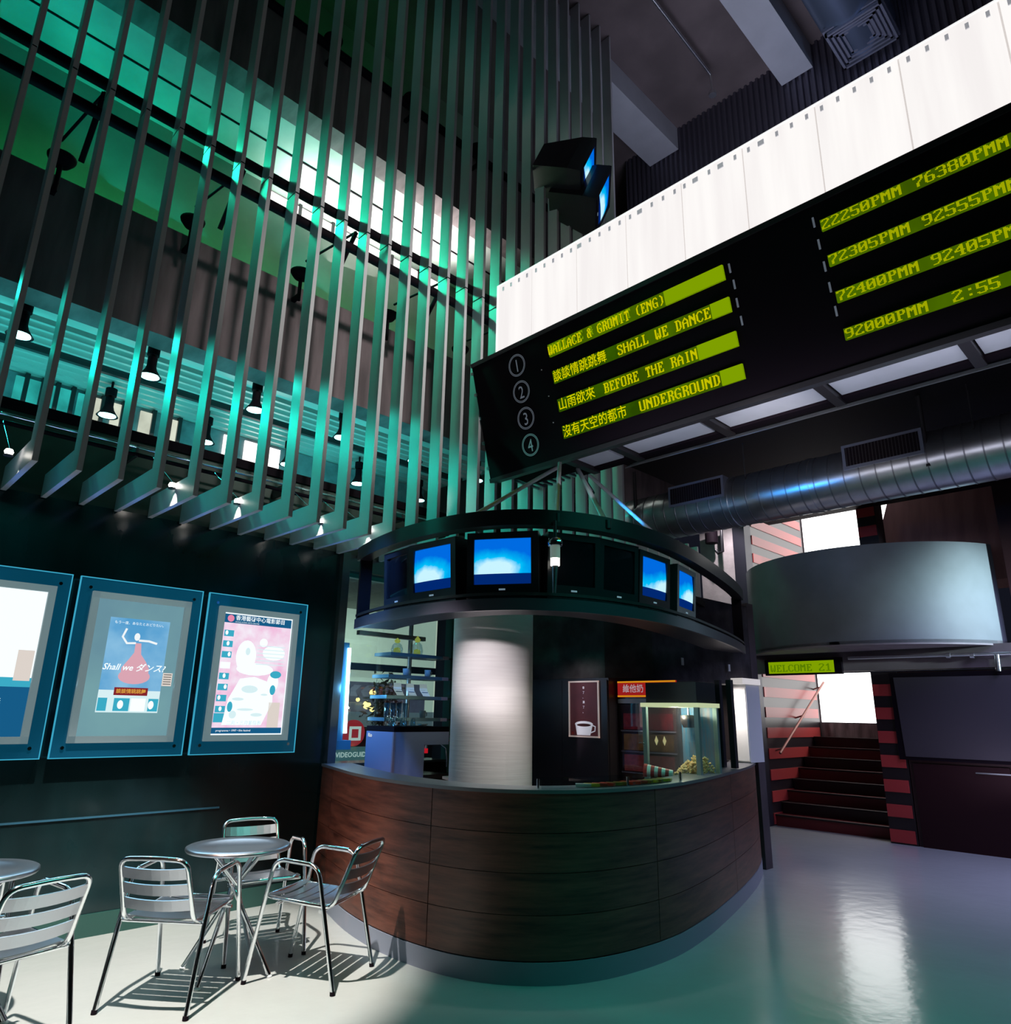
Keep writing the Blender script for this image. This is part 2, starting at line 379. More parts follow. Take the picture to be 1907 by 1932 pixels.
# metal deck ceiling over the first mezzanine, ribs running along the fins
deck = thing('ceiling_deck', 'ribbed metal deck ceiling over the first mezzanine', 'ceiling', (0, 6.5, 4.7), kind='structure')
DECKM = mat('galvanised_deck', (.50, .52, .50), .35, .5)
obj('deck_sheet', MB().box((-3, 6.5, 4.74), (6.4, 9.0, 4.78)), DECKM, deck)
y = 6.72
while y < 8.4:
    obj('deck_rib', MB().prism([(-3, y, 4.74), (-3, y + .02, 4.70), (-3, y + .06, 4.70), (-3, y + .08, 4.74)], (9.3, 0, 0)), DECKM, deck); y += .145
obj('deck_beam', MB().box((-3, 7.28, 4.66), (6.3, 7.33, 4.74)), DKMET, deck)
# kiosk walls and window surround
struct('trim_11', MB().box((3.52, YW - .06, 0), (3.60, YW + .25, 2.95)).box((3.60, YW, 2.80), (4.95, YW + .2, 2.95)), mat('steel_jamb', (.14, .16, .17), .25, .8))
struct('wall_under_window', MB().box((3.60, YW, 0), (4.95, YW + .2, 1.03)), BLACK)
struct('wall_kiosk', MB().box((4.95, YW, 0), (10.3, YW + .25, 2.95)), CONCD)
struct('trim_12', MB().box((4.86, YW - .10, 0), (4.97, YW, 2.95)), mat('green_lit_post', (.04, .12, .09), .5))  # dark post; the green light on it is put into its colour
struct('wall_kiosk_rear', MB().box((7.55, 3.75, 0), (7.7, 5.8, 2.75)), CONCD)
bulk = MB().ribbon([(5.48, 5.75), (5.48, 4.9), (5.50, 4.2), (5.8, 3.86), (6.5, 3.78), (7.7, 3.75)], 0, .25, 1.84, 2.7, False)
struct('trim_13', bulk, mat('rough_black_concrete', (.06, .05, .058), .9, n=.7, nscale=5, bump=1.0))
# portal wall at x=10.4
XP = 10.4
PW = mat('dark_portal_wall', (.03, .006, .008), .5)
struct('wall_portal', MB().box((XP, 5.3, 0), (XP + .2, 5.95, 3.17)).box((XP, -7, 0), (XP + .2, 3.13, 2.12)).box((XP + .05, -7, 2.45), (XP + .2, 1.75, ZC)), PW)
struct('trim_14', MB().box((XP - .05, -7, 2.14), (XP + .15, 5.12, 2.42)), CONC)
struct('trim_15', MB().box((XP - .02, 5.10, 0), (XP + .2, 5.30, 4.5)), mat('blue_black_steel', (.03, .028, .045), .4, .3))
struct('wall_plaster', MB().box((XP, 5.22, 3.17), (XP + .2, 5.9, 4.5)), mat('hacked_white_plaster', (.50, .44, .46), .75, n=.3, nscale=3, bump=1.2))
spot((7.6, 3.2, 5.2), (10.4, 5.5, 3.9), 0.1, WARM, 30)
# under-bridge dark ceiling and end walls
struct('ceiling_bridge', MB().box((5.15, -7, 4.45), (XP + .2, 4.78, 4.6)), BLACK)
struct('wall_far', MB().box((XP + .05, -7, 4.6), (XP + .25, 9.3, ZC)), CONCD)
struct('wall_stair_right', MB().box((XP + .2, 1.0, 0), (14, 1.2, 5.6)), DKRED)
struct('wall_stair_side', MB().box((XP + .2, 5.10, 0), (12.7, 5.3, 5.6)), mat('gloss_black_wall', (.03, .02, .025), .28))
struct('ceiling_stair', MB().box((XP + .2, 1.0, 5.5), (13.0, 5.3, 5.7)), WHITEP)
# ================================================================== STAIR
st = thing('staircase', 'dark red stair rising through the portal towards bright panels', 'stairs', (10.7, 4.2, 0), kind=None)
STEPM = mat('red_stair_paint', (.13, .008, .010), .5)
nst = 8
for i in range(nst):
    x0 = 10.66 + i * .23
    z = .152 * (i + 1)
    obj('step', MB().box((x0, 3.13, 0 if i == 0 else z - .16), (12.62, 5.08, z)), STEPM if i % 2 == 0 else mat('stair_black', (.02, .004, .005), .4), st)
    obj('nosing', MB().box((x0 - .012, 3.13, z - .018), (x0 + .03, 5.09, z + .004)), mat('nosing_dark', (.015, .006, .006), .5), st)
stripes = [o for o in range(0)]
sw = bpy.data.objects['wall_stair_side']
for k in range(17):
    z0 = .02 + k * .298
    if z0 > 5.2: break
    obj('red_stripe', MB().box((XP + .22, 5.088, z0), (12.55, 5.099, z0 + .150)), mat('stair_wall_red', (.50, .06, .06), .3), sw)
struct('wall_jamb', MB().box((XP - .01, 3.14, 0), (XP + .22, 3.46, 2.12)), mat('jamb_black', (.012, .006, .008), .5))
jb = bpy.data.objects['wall_jamb']
for k in range(7):
    z0 = .02 + k * .298
    obj('red_block', MB().box((XP - .022, 3.16, z0), (XP - .01, 3.455, z0 + .15)), REDP, jb)
hr = thing('handrail', 'thin metal handrail slanting up the striped stair wall', 'handrail', (10.9, 4.98, 1.0))
RUST = mat('rust_rail', (.30, .14, .12), .4, .6)
obj('rail', MB().cyl((10.72, 4.97, 1.0), (12.6, 4.97, 2.10), .019), RUST, hr)
for t in (.06, .5, .93): obj('bracket', MB().cyl((10.72 + 1.88 * t, 4.97, 1.0 + 1.10 * t), (10.72 + 1.88 * t, 5.10, .96 + 1.10 * t), .012, 8), RUST, hr)
# backlit stair window
sp = thing('window_4', 'wall of backlit frosted panels closing the stair', 'window', (12.62, 4.4, 1.3), kind='structure')
for i in range(6):
    y1 = 5.08 - i * .335
    for (za, zb2) in ((1.45, 2.25), (2.27, 3.4), (3.42, 5.5)):
        obj('panel', MB().box((12.64, y1 - .33, za), (12.66, y1, zb2)), emi('stair_daylight', (1, .98, .97), 3.2), sp)
obj('kick_band', MB().box((12.6, 3.1, 1.21), (12.66, 5.1, 1.44)), mat('kick_shadow_grey', (.35, .33, .34), .6, n=.5, nscale=12, nstretch=(1, 1, .2)), sp)  # streaks in the grey are a perforated shadow put into the colour
# slanted underside of the upper flight, seen above the drum
uf = MB().prism([(11.0, 3.6, 3.3), (11.9, 3.2, 5.4), (11.9, 1.6, 5.4), (11.0, 1.6, 3.3)], (.15, 0, -.1))
obj('upper_flight', uf, mat('pinkish_concrete', (.30, .16, .17), .7, n=.3, nscale=2, nstretch=(1, 4, .4)), st, 'pinkish concrete soffit of the upper flight')
struct('wall_upper_jamb', MB().box((XP + .2, 3.2, 3.4), (XP + .5, 3.46, 5.2)), mat('jamb_black', (0, 0, 0)))
for k in range(6):
    z0 = 3.45 + k * .29
    obj('red_block', MB().box((XP + .18, 3.21, z0), (XP + .2, 3.45, z0 + .15)), REDP, bpy.data.objects['wall_upper_jamb'])
# ================================================================== CONCRETE DRUM
dc = Vector((11.3, 3.55)); path = []
for i in range(33):
    a = math.radians(118 + i * 4.0); path.append((dc.x + 1.82 * math.cos(a), dc.y + 1.82 * math.sin(a)))
dr = thing('balcony', 'curved smooth concrete balcony drum over the stair portal', 'balcony', (9.5, 3.6, 2.42))
obj('parapet', MB().ribbon(path, 0, .15, 2.42, 3.68), DRUM, dr)
obj('slab', MB().prism([(p[0], p[1], 2.40) for p in path], (0, 0, .06)), mat('slab_edge_concrete', (.30, .25, .26), .7, n=.2), dr)
rl = thing('pipe_rail', 'steel pipe running under the balcony with a short drop', 'pipe', (9.9, 1.8, 2.35))
obj('pipe', MB().cyl(at(1600, 1242, 'x', 10.3), at(1930, 1232, 'x', 10.3), .022), ALU, rl)
obj('drop', MB().cyl(at(1880, 1235, 'x', 10.3), at(1884, 1266, 'x', 10.3), .03), ALU, rl)
for px in (1785, 1830): obj('collar', MB().cyl(at(px, 1237, 'x', 10.3), at(px + 8, 1237, 'x', 10.3), .035), ALU, rl)
# ================================================================== BOARD BITMAP TEXT
F = {'A':'10386CC6C6FEC6C6C6C6','B':'FC6666667C66666666FC','C':'3C66C2C0C0C0C0C2663C','D':'F86C6666666666666CF8','E':'FE66626878686062 66FE'.replace(' ',''),
'F':'FE6662687868606060F0','G':'3C66C2C0C0DEC6C6663A','H':'C6C6C6C6FEC6C6C6C6C6','I':'3C18181818181818183C','L':'F06060606060606266FE','M':'C6EEFEFED6C6C6C6C6C6',
'N':'C6E6F6FEDECEC6C6C6C6','O':'7CC6C6C6C6C6C6C6C67C','P':'FC6666667C60606060F0','R':'FC6666667C6C666666E6','S':'7CC6C66038 0C06C6C67C'.replace(' ',''),'T':'7E7E5A1818181818183C',
'U':'C6C6C6C6C6C6C6C6C67C','W':'C6C6C6C6D6D6D6FEEE6C','0':'7CC6C6CEDEF6E6C6C67C','1':'1838781818181818187E','2':'7CC6060C183060C0C6FE','3':'7CC606063C060606C67C','4':'0C1C3C6CCCFE0C0C0C1E',
'5':'FEC0C0C0FC060606C67C','6':'3860C0C0FCC6C6C6C67C','7':'FEC606060C1830303030','8':'7CC6C6C67CC6C6C6C67C','9':'7CC6C6C67E0606060C78',':':'00001818000000181800',
'(':'0C18303030303030180C',')':'30180C0C0C0C0C0C1830','&':'386C6C3876DCCCCCCC76',' ':'0' * 20}
def ledtext(txt, M, cw, ch):
    """8x10 dot characters; M maps (x right, y up, z out) to world"""
    mb = MB(); px = cw / 8; py = ch / 10
    for i, c in enumerate(txt):
        g = F[c]
        for r in range(10):
            b = int(g[2 * r:2 * r + 2], 16); k = 0
            while k < 8:
                if b >> (7 - k) & 1:
                    j = k
                    while j < 8 and b >> (7 - j) & 1: j += 1
                    x0, x1 = i * cw + k * px, i * cw + j * px; y1 = ch - r * py; y0 = y1 - py * .82
                    mb.poly([M @ Vector(p) for p in ((x0, y0, 0), (x1, y0, 0), (x1, y1, 0), (x0, y1, 0))]); k = j
                else: k += 1
    return mb
A0 = Vector((4.6, 0, 3.73)); UB = Vector((-.3, 0, 1.15)).normalized(); EB = Vector((0, -1, 0)); NB = EB.cross(UB).normalized()
if NB.x > 0: NB = -NB
def bM(y, t, off): return frame_mat(A0 + Vector((0, y, 0)) + UB * t + NB * off, EB, UB, NB)
board = thing('information_board', 'long black board tilted over the kiosk with glowing film titles and times', 'board', (4.5, 2.0, 3.73))
L_ = 6.4
obj('case', MB().box((0, 0, -.10), (L_, 1.19, 0), bM(4.885, 0, 0)), BLACK, board)
obj('rim_top', MB().box((0, 1.17, -.12), (L_, 1.21, .015), bM(4.885, 0, 0)), DKMET, board)
obj('rim_bottom', MB().box((0, -.02, -.12), (L_, .02, .015), bM(4.885, 0, 0)), DKMET, board)
TITLES = [(.935, 'WALLACE & GROMIT (ENG)', None), (.685, 'SHALL WE DANCE', '談談情跳跳舞'), (.42, 'BEFORE THE RAIN', '山雨欲來'), (.17, 'UNDERGROUND', '沒有天空的都市')]
TIMES = ['22250PMM 76380PMM', '72305PMM 92555PMM', '72400PMM 92405PMM', '92000PMM  2:55 PM']
for i, (t, en, zh) in enumerate(TITLES):
    d = obj('led_display', MB().box((0, 0, .004), (1.74, .115, .02), bM(3.87, t, 0)), LEDBG2, board)
    if zh:
        wz = {'談談情跳跳舞': .60, '山雨欲來': .42, '沒有天空的都市': .70}[zh]
        text('lettering', zh, .116, bM(3.865, t + .052, .024), LEDON, d, sx=wz / (.116 * len(zh)) , bold=.0006)
        x0 = {0: 0, 1: .72, 2: .52, 3: .83}[i]
        cw = {1: .062, 2: .060, 3: .0665}[i]
    else:
        x0 = .0; cw = .056
    obj('lettering', ledtext(en, bM(3.87 - x0, t + .012, .024), cw, .085), LEDON, d)
    xe = x0 + cw * len(en)
    obj('lit_field', MB().box((xe if i else xe, 0, .0), (1.74, .115, .0215), bM(3.87, t, 0)), LEDBRT, d)
    if i in (1, 2, 3): obj('mid_field', MB().box((x0, 0, 0), (xe, .115, .0208), bM(3.87, t, 0)), LEDBG, d)
    else: obj('mid_field', MB().box((0, 0, 0), (xe, .115, .0208), bM(3.87, t, 0)), LEDBG, d)
    if i == 0: obj('ghost_lettering', ledtext('WALLACE & GROMIT', bM(3.85, t + .028, .0225), .056, .08), LEDBRT, d)
for i, (t, tx) in enumerate(zip((.965, .715, .46, .20), TIMES)):
    d = obj('led_display', MB().box((0, 0, .004), (1.8, .078, .02), bM(1.41, t, 0)), LEDBG2, board)
    obj('mid_field', MB().box((0, 0, 0), (1.8, .078, .0208), bM(1.41, t, 0)), LEDBG, d)
    obj('lettering', ledtext(tx, bM(1.405, t + .006, .024), .0625, .066), LEDON2, d)
NUM = mat('grey_print', (.16, .17, .20), .5, emit=(.14, .16, .20), estr=.5)
NUMG = mat('green_grey_print', (.14, .22, .22), .5, emit=(.08, .20, .20), estr=.6)
for i, t in enumerate((1.0, .74, .48, .22)):
    M = bM(4.285, t, .006); mm = NUM if i < 3 else NUMG
    rg = MB()
    for r0, r1 in ((.088, .094), (.100, .106)):
        n = 36
        vs = [M @ Vector((r * math.cos(2 * math.pi * k / n), r * math.sin(2 * math.pi * k / n), 0)) for r in (r0, r1) for k in range(n)]
        rg.add(vs, [(k, (k + 1) % n, n + (k + 1) % n, n + k) for k in range(n)])
    d = obj('number_ring', rg, mm, board)
    text('numeral', str(i + 1), .17, bM(4.285, t - .012, .006), mm, d, align='CENTER', sx=.8)
for y0, t0 in ((2.09, .97), (2.08, .84), (2.085, .70), (2.08, .56), (1.46, 1.02), (1.455, .86), (1.45, .70), (1.445, .55), (1.44, .38)):
    obj('fixing_strip', MB().box((0, 0, 0), (.012, .07, .008), bM(y0, t0, 0)), NUM, board)
for t0 in (.12, .38, .63, .88, 1.1):
    obj('edge_clip', MB().box((-.035, 0, -.03), (.01, .03, .0), bM(4.885, t0, 0)), ALU, board)
for (y0, t0) in ((4.0, .86), (3.97, .60), (3.97, .35)): obj('screw', MB().cyl(bM(y0, t0, 0) @ Vector((0, 0, 0)), bM(y0, t0, 0) @ Vector((0, 0, .006)), .006, 8), WHITE, board)
# ================================================================== BRIDGE
br = thing('bridge_parapet', 'bright white backlit panel parapet above the information board', 'parapet', (4.68, 2.0, 4.8))
ys = [4.90, 4.40, 3.80, 3.21, 2.62, 2.05, 1.46, .875, .28, -.31, -.9, -1.5, -2.1]
for a, b in zip(ys, ys[1:]):
    obj('panel', MB().box((4.66, b + .006, 4.75), (4.69, a - .006, 5.985)), PANELW, br)
    obj('joint', MB().box((4.668, b - .006, 4.75), (4.688, b + .006, 5.985)), mat('panel_joint', (.5, .47, .45), .6, emit=(.75, .70, .68), estr=.62), br)
    k = b + .05
    while k < a - .03:
        obj('fixing_shadow', MB().box((4.652, k, 5.90), (4.66, k + (.022 if random.random() < .7 else .05), 5.945)), mat('fixing_shadow_grey', (.5, .5, .55), .5, emit=(.55, .55, .60), estr=.5), br); k += .118  # shadows of fixings behind the panels, drawn as grey glowing marks
obj('cap', MB().box((4.655, -2.1, 5.985), (4.70, 4.9, 6.0)), mat('bright_cap', (.8, .8, .8), .4, emit=(1, 1, 1), estr=.9), br)
obj('parapet_end', MB().box((4.655, 4.895, 4.5), (4.70, 4.915, 6.0)), mat('bright_cap', (0, 0, 0)), br)
obj('deck', MB().box((4.72, -6.9, 4.62), (6.3, 4.85, 4.75)), BLACK, br)
SOFF = mat('pale_soffit_panel', (.52, .53, .60), .6, n=.12, nscale=3)
so = thing('soffit', 'row of pale panels between dark beams under the bridge', 'ceiling', (4.9, 2.2, 3.8))
for (a, b) in ((3.62, 3.97), (2.69, 3.45), (1.76, 2.55), (.85, 1.66), (-.1, .76), (-1.0, -.2)):
    obj('soffit_panel', MB().box((4.75, a, 3.80), (5.10, b, 3.82)), SOFF, so)
    obj('beam', MB().box((4.73, b + .01, 3.76), (5.2, b + .08, 3.9)), DKMET, so)
obj('edge_beam', MB().box((5.11, -1.2, 3.78), (5.2, 4.2, 3.95)), BLACK, so)
obj('upper_plate', MB().box((4.72, -3, 3.84), (5.2, 4.88, 3.9)), BLACK, so)
area((4.35, 1.8, 3.3), (4.95, 1.9, 3.8), 11, (.85, .85, 1), 3.5, .2, 150)
sl = thing('louvre', 'fan of grey metal slats under the near end of the bridge', 'louvre', (5.1, 4.6, 3.86))
for i in range(9):
    a = at(968 + i * 11, 906 - i * 4.4, 'z', 3.86); b = a + Vector((.42, -.02 - .01 * i, 0))
    obj('slat', MB().box((a.x, a.y - .014, 3.85), (b.x, a.y + .014, 3.875)), SLATM, sl)
spot((3.9, 5.3, 3.3), (5.2, 4.6, 3.86), 4, (1, .95, .95), 45)
# ================================================================== DUCT UNDER THE BRIDGE
DUCTM = mat('galvanised_duct', (.55, .56, .60), .30, .95, n=.15, nscale=8)
XD, ZD, RD = 7.3, 3.87, .285
du = thing('ventilation_duct', 'large spiral galvanised duct hanging under the bridge', 'duct', (XD, 2.5, ZD))
obj('duct_body', MB().cyl((XD, -4, ZD), (XD, 5.1, ZD), RD, 40), DUCTM, du)
y = -.6
while y < 5.1:
    obj('seam_ring', MB().cyl((XD, y, ZD), (XD, y + .012, ZD), RD + .005, 40), mat('seam_dark', (.22, .22, .25), .4, .9), du); y += .148
for y in (.95, 2.72, 3.62): obj('strap', MB().cyl((XD, y, ZD), (XD, y + .05, ZD), RD + .009, 40), DUCTM, du)
for (ya, yb) in ((1.66, 2.32), (3.67, 4.32)):
    g = obj('grille_frame', MB().box((XD - RD - .015, ya - .03, ZD + .0), (XD - .1, yb + .03, ZD + .25)), mat('grille_frame_blue', (.16, .17, .24), .4, .5), du)
    obj('grille_opening', MB().box((XD - RD - .020, ya, ZD + .03), (XD - RD - .014, yb, ZD + .22)), BLACK, g)
    k = ya + .015
    while k < yb: obj('vane', MB().box((XD - RD - .024, k, ZD + .03), (XD - RD - .018, k + .006, ZD + .22)), DKMET, g); k += .03
for (p, q) in (((1198, 868), (1200, 985)), ((1406, 785), (1406, 905)), ((1722, 700), (1752, 880)), ((1820, 690), (1838, 815))):
    b = at(q[0], q[1], 'x', 7.05); obj('hanger', MB().cyl((b.x, b.y, b.z), (b.x, b.y, 4.45), .022 if p[0] in (1198, 1722) else .006, 8), DKMET, du)
cb = thing('cable_run', 'thin cables stretched above the duct under the bridge', 'cable', (6.6, 2.5, 4.3))
for k in range(4): obj('cable', MB().cyl((6.5 + .05 * k, -1, 4.30 + .03 * k), (6.5 + .05 * k, 4.6, 4.30 + .03 * k), .006, 6), mat('cable_grey', (.25, .25, .28), .5), cb)
spot((3.8, 1.6, 3.2), (7.3, 3.2, 3.8), 110, (1, .95, .95), 50, .9, .05)
spot((4.6, 3.6, 3.1), (7.2, 3.3, 4.0), 60, (.02, .35, 1), 50, .8, .03)
# ================================================================== HIGH CEILING
for i, (y0, y1) in enumerate(((2.80, 3.28), (5.12, 5.7), (-.2, .3))):
    struct('trim_%d' % (20 + i), MB().box((3.0, y0, 10.95), (9.1, y1, ZC)), LCONC)
hc = thing('wall_corrugated', 'dark corrugated metal wall below the high ceiling', 'wall', (9.1, 3, 8), kind='structure')
CORR = mat('corrugated_steel', (.14, .13, .17), .45, .6)
vs = []; n = 0; y = -3.0; pts = []
while y < 6.2:
    pts += [(9.10, y), (9.10, y + .035), (9.14, y + .05), (9.14, y + .08)]; y += .095
pts.append((9.1, y))
c = MB()
for (x, y) in pts: vs += [(x, y, 6.0), (x, y, ZC)]
c.add(vs, [(2 * i, 2 * i + 1, 2 * i + 3, 2 * i + 2) for i in range(len(pts) - 1)])
obj('corrugated_sheet', c, CORR, hc)
pp = thing('sprinkler_pipe', 'thin sprinkler pipe under the high concrete ceiling', 'pipe', (7.5, 3.95, 11.2))
obj('pipe', MB().cyl(at(1225, -10, 'z', 11.2), at(1340, 140, 'z', 11.2), .025), ALU, pp)
q = at(1340, 140, 'z', 11.2); obj('drop', MB().cyl(q, (q.x + .02, q.y, 10.85), .018), ALU, pp); obj('head', MB().cyl((q.x + .02, q.y, 10.85), (q.x + .02, q.y, 10.80), .06), ALU, pp)
ud = thing('high_duct', 'bluish metal duct under the high ceiling with a square diffuser', 'duct', (8, 2.1, 10.8))
obj('duct_body', MB().cyl((5.5, 2.05, 10.95), (9.04, 2.05, 10.95), .42, 32), mat('blue_grey_duct', (.22, .28, .40), .35, .8), ud)
DF = mat('diffuser_metal', (.30, .31, .40), .4, .6)
zc = 10.50; c0 = Vector((8.68, 2.0)); 
for i in range(6):
    h = .36 - .055 * i
    g = MB()
    for (ax, ay, bx, by) in ((-h, -h, h, -h + .03), (-h, h - .03, h, h), (-h, -h, -h + .03, h), (h - .03, -h, h, h)):
        g.box((c0.x + ax, c0.y + ay, zc + .012 * i), (c0.x + bx, c0.y + by, zc + .05 + .012 * i))
    obj('diffuser_ring', g, DF, ud)
obj('diffuser_plate', MB().box((c0.x - .38, c0.y - .38, zc + .07), (c0.x + .38, c0.y + .38, zc + .13)), DF, ud)
spot((5.5, 0, 7.5), (8.6, 2.0, 10.6), 60, (.35, .55, 1), 30, 1)
# ================================================================== FINS
fins = None
FINP = .2425
for k in range(-5, 32):
    x = 1.05 + FINP * k
    zt = ZC - .01 if k <= 24 else 3.76
    if k in (-5, 25):
        f = thing('metal_fin', 'tall grey metal fin in the row hanging before the mezzanines' if k < 25 else 'short grey metal fin beyond the bridge at the end of the row', 'fin', (x, YF, ZB), 'grey metal fins along the left side' if k < 25 else 'short fins beyond the bridge')
        obj('lower_blade', MB().prism([(x - .017, YF, ZB), (x - .017, YF, min(zt, 5.75)), (x - .017, YF + .15, min(zt, 5.75)), (x - .017, YF + .15, ZB + .17), (x - .017, 5.78, ZB + .17), (x - .017, 5.78, ZB)], (.034, 0, 0)), FINM, f)
        if k < 25:
            obj('upper_blade', MB().box((x - .017, YF, 5.765), (x + .017, YF + .15, zt)), FINM, f)
            obj('splice', MB().box((x - .014, YF + .006, 5.74), (x + .014, YF + .144, 5.78)), BLACK, f)
        seal(f); fins = f; base = f
    else:
        c = dup(base, (x, YF, ZB))
for (y, z, nm) in ((5.09, 5.93, 'trim_16'), (5.09, 5.66, 'trim_17')):
    struct(nm, MB().cyl((-3, y, z), (7.0, y, z), .045, 10), BLACK)
struct('trim_18', MB().cyl((-3, 6.16, 9.02), (8, 6.16, 9.02), .05, 8), BLACK)
rr = thing('mezzanine_rail', 'thin bright steel rail in front of the mezzanine parapet', 'rail', (1, 5.8, 3.47))
obj('rail', MB().cyl((-3, 5.80, 3.48), (9.5, 5.80, 3.48), .012, 8), CHROME, rr)
obj('lower_rail', MB().cyl((-3, 5.80, 3.42), (9.5, 5.80, 3.42), .018, 8), BLACK, rr)
for k in range(8): obj('bracket', MB().box((-1 + k * 1.3, 5.79, 3.40), (-.98 + k * 1.3, 6.09, 3.50)), DKMET, rr)
# poles and brackets holding the green floodlights
def floodlight(x, z, i):
    t = thing('floodlight', ['first', 'second', 'third', 'fourth', 'fifth', 'sixth'][i] + ' dark dish floodlight from the left on the ' + ('lower' if z < 7 else 'upper') + ' slab edge', 'lamp', (x, 6.08, z), 'green floodlights on the first slab' if z < 7 else 'green floodlights on the second slab')
    obj('dish', MB().lathe([(.02, -.06), (.07, -.05), (.105, .0), (.11, .02), (.0, .021)], (x, 6.08, z + .06), 20), BLACK, t)
    obj('stem', MB().cyl((x, 6.08, z - .25), (x, 6.08, z), .02, 8), BLACK, t)
    obj('bracket', MB().box((x - .02, 6.08, z - .22), (x + .02, 6.2, z - .18)), BLACK, t)
    if z < 7:
        obj('pole', MB().cyl((x + .05, 5.5, z - .3), (x + .05, 5.14, 5.9), .022, 8), BLACK, t)
        obj('brace', MB().cyl((x - .05, 5.9, z + .1), (x + .05, 5.14, 5.9), .012, 8), BLACK, t)
for i, x in enumerate((.75, 1.83, 2.95, 4.05, 5.15)):
    floodlight(x, 5.80, i)
    spot((x, 6.75, 5.86), (x, 7.6, 6.6), 30 if x < 2.5 else 40, GREEN, 110, 1, .04)
for i, x in enumerate((3.03, 4.18, 5.33)):
    floodlight(x, 8.98, i); spot((x, 6.4, 9.1), (x, 7.6, 10.2), 9, GREEN, 120, 1, .04)
# turquoise wash on second-storey soffit; daylight near the window
area((0.9, 7.1, 6.9), (1.0, 6.9, 8), 15, (.0, .95, .72), 3.4, .5)
area((3.3, 7.2, 6.9), (3.5, 6.9, 8), 13, (.03, 1, .75), 1.8, .5)
area((4.9, 7.2, 7.35), (4.8, 7.0, 8), 60, (1, .98, .92), 1.9, .7)
area((3.6, 7.3, 7.5), (3.6, 7.2, 8), 14, (1, 1, .95), .8, .4)
# bell lamps below the deck
ORD = ['first', 'second', 'third', 'fourth', 'fifth', 'sixth', 'seventh']
def bell(x, y, z, s, lab):
    t = thing('bell_lamp', lab, 'lamp', (x, y, 4.7), 'bell lamps under the deck')
    obj('mount', MB().cyl((x, y, z + .30), (x, y, z + .22), .045 * s, 12).cyl((x, y, 4.72), (x, y, z + .3), .012, 8), BLACK, t)
    obj('socket', MB().cyl((x, y, z + .20), (x, y, z + .10), .035 * s, 12).cyl((x, y, z + .23), (x, y, z + .2), .012, 8), BLACK, t)
    obj('shade', MB().lathe([(.034 * s, .115), (.045 * s, .07), (.075 * s, .015), (.085 * s, 0), (.08 * s, .002), (.07 * s, .017), (.03 * s, .08)], (x, y, z), 20), BLACK, t)
    obj('bulb', MB().lathe([(.0, .0), (.068 * s, .004), (.06 * s, .02), (0, .03)], (x, y, z), 16), BULBC, t)
for i in range(0, 6):
    x = .80 + 1.028 * i; bell(x, 6.58, 4.44, 1.2, ORD[i] + ' bell lamp from the left in the nearer row under the ribbed deck'); spot((x, 6.58, 4.42), (x + .30, 5.5, 3.0), 75 if i < 4 else 15, (.0, .85, .66), 92, .5, .05)
for i in range(0, 5):
    x = 1.78 + 1.0 * i; bell(x, 7.6, 4.34, 1.2, ORD[i] + ' bell lamp from the left in the farther row under the ribbed deck')
for x in (0.3, 2.3, 4.3): area((x, 7.2, 3.5), (x, 7.15, 4.7), 20, (.08, .85, .85), 1.8, 1.2)
# fin-lighting: teal spots aimed along the row from the mezzanine edge
for i in range(-1, 9):
    x = .5 + i * .97; spot((x - .2, 5.7, 4.4), (x + .3, 4.95, 3.3), 9 if i < 4 else 1.5, (.02, 1, .78), 80, .5, .03)
for x in (2.2, 3.2, 4.2, 5.2): spot((x - 1.0, 6.0, 6.6), (x + .3, 4.95, 5.6), 70, (.02, 1, .55), 80, 1, .1)
# halogen drops between the fins
for i, (px, py) in enumerate(((17, 852), (325, 915), (448, 945), (606, 983), (658, 991), (690, 998))):
    p = at(px, py, 'y', 5.25)
    t = thing('halogen_spot', ['first', 'second', 'third', 'fourth', 'fifth', 'sixth'][i] + ' tiny hot halogen lamp from the left between the fin feet', 'lamp', tuple(p), 'halogen lamps between the fins')
    obj('lamp', MB().lathe([(0, -.018), (.022, -.014), (.026, 0), (.02, .014), (0, .02)], p, 12), BULB, t)
    obj('collar', MB().cyl(p + Vector((0, 0, -.030)), p + Vector((0, 0, -.022)), .028, 10), DKMET, t)
    obj('wire', MB().cyl(p + Vector((0, 0, .02)), (p.x, p.y + .53, 3.42), .002, 6), CHROME, t)
    spot(tuple(p - Vector((0, 0, .04))), (p.x, p.y + .1, 0), 16, WARM, 85, .7, .02)
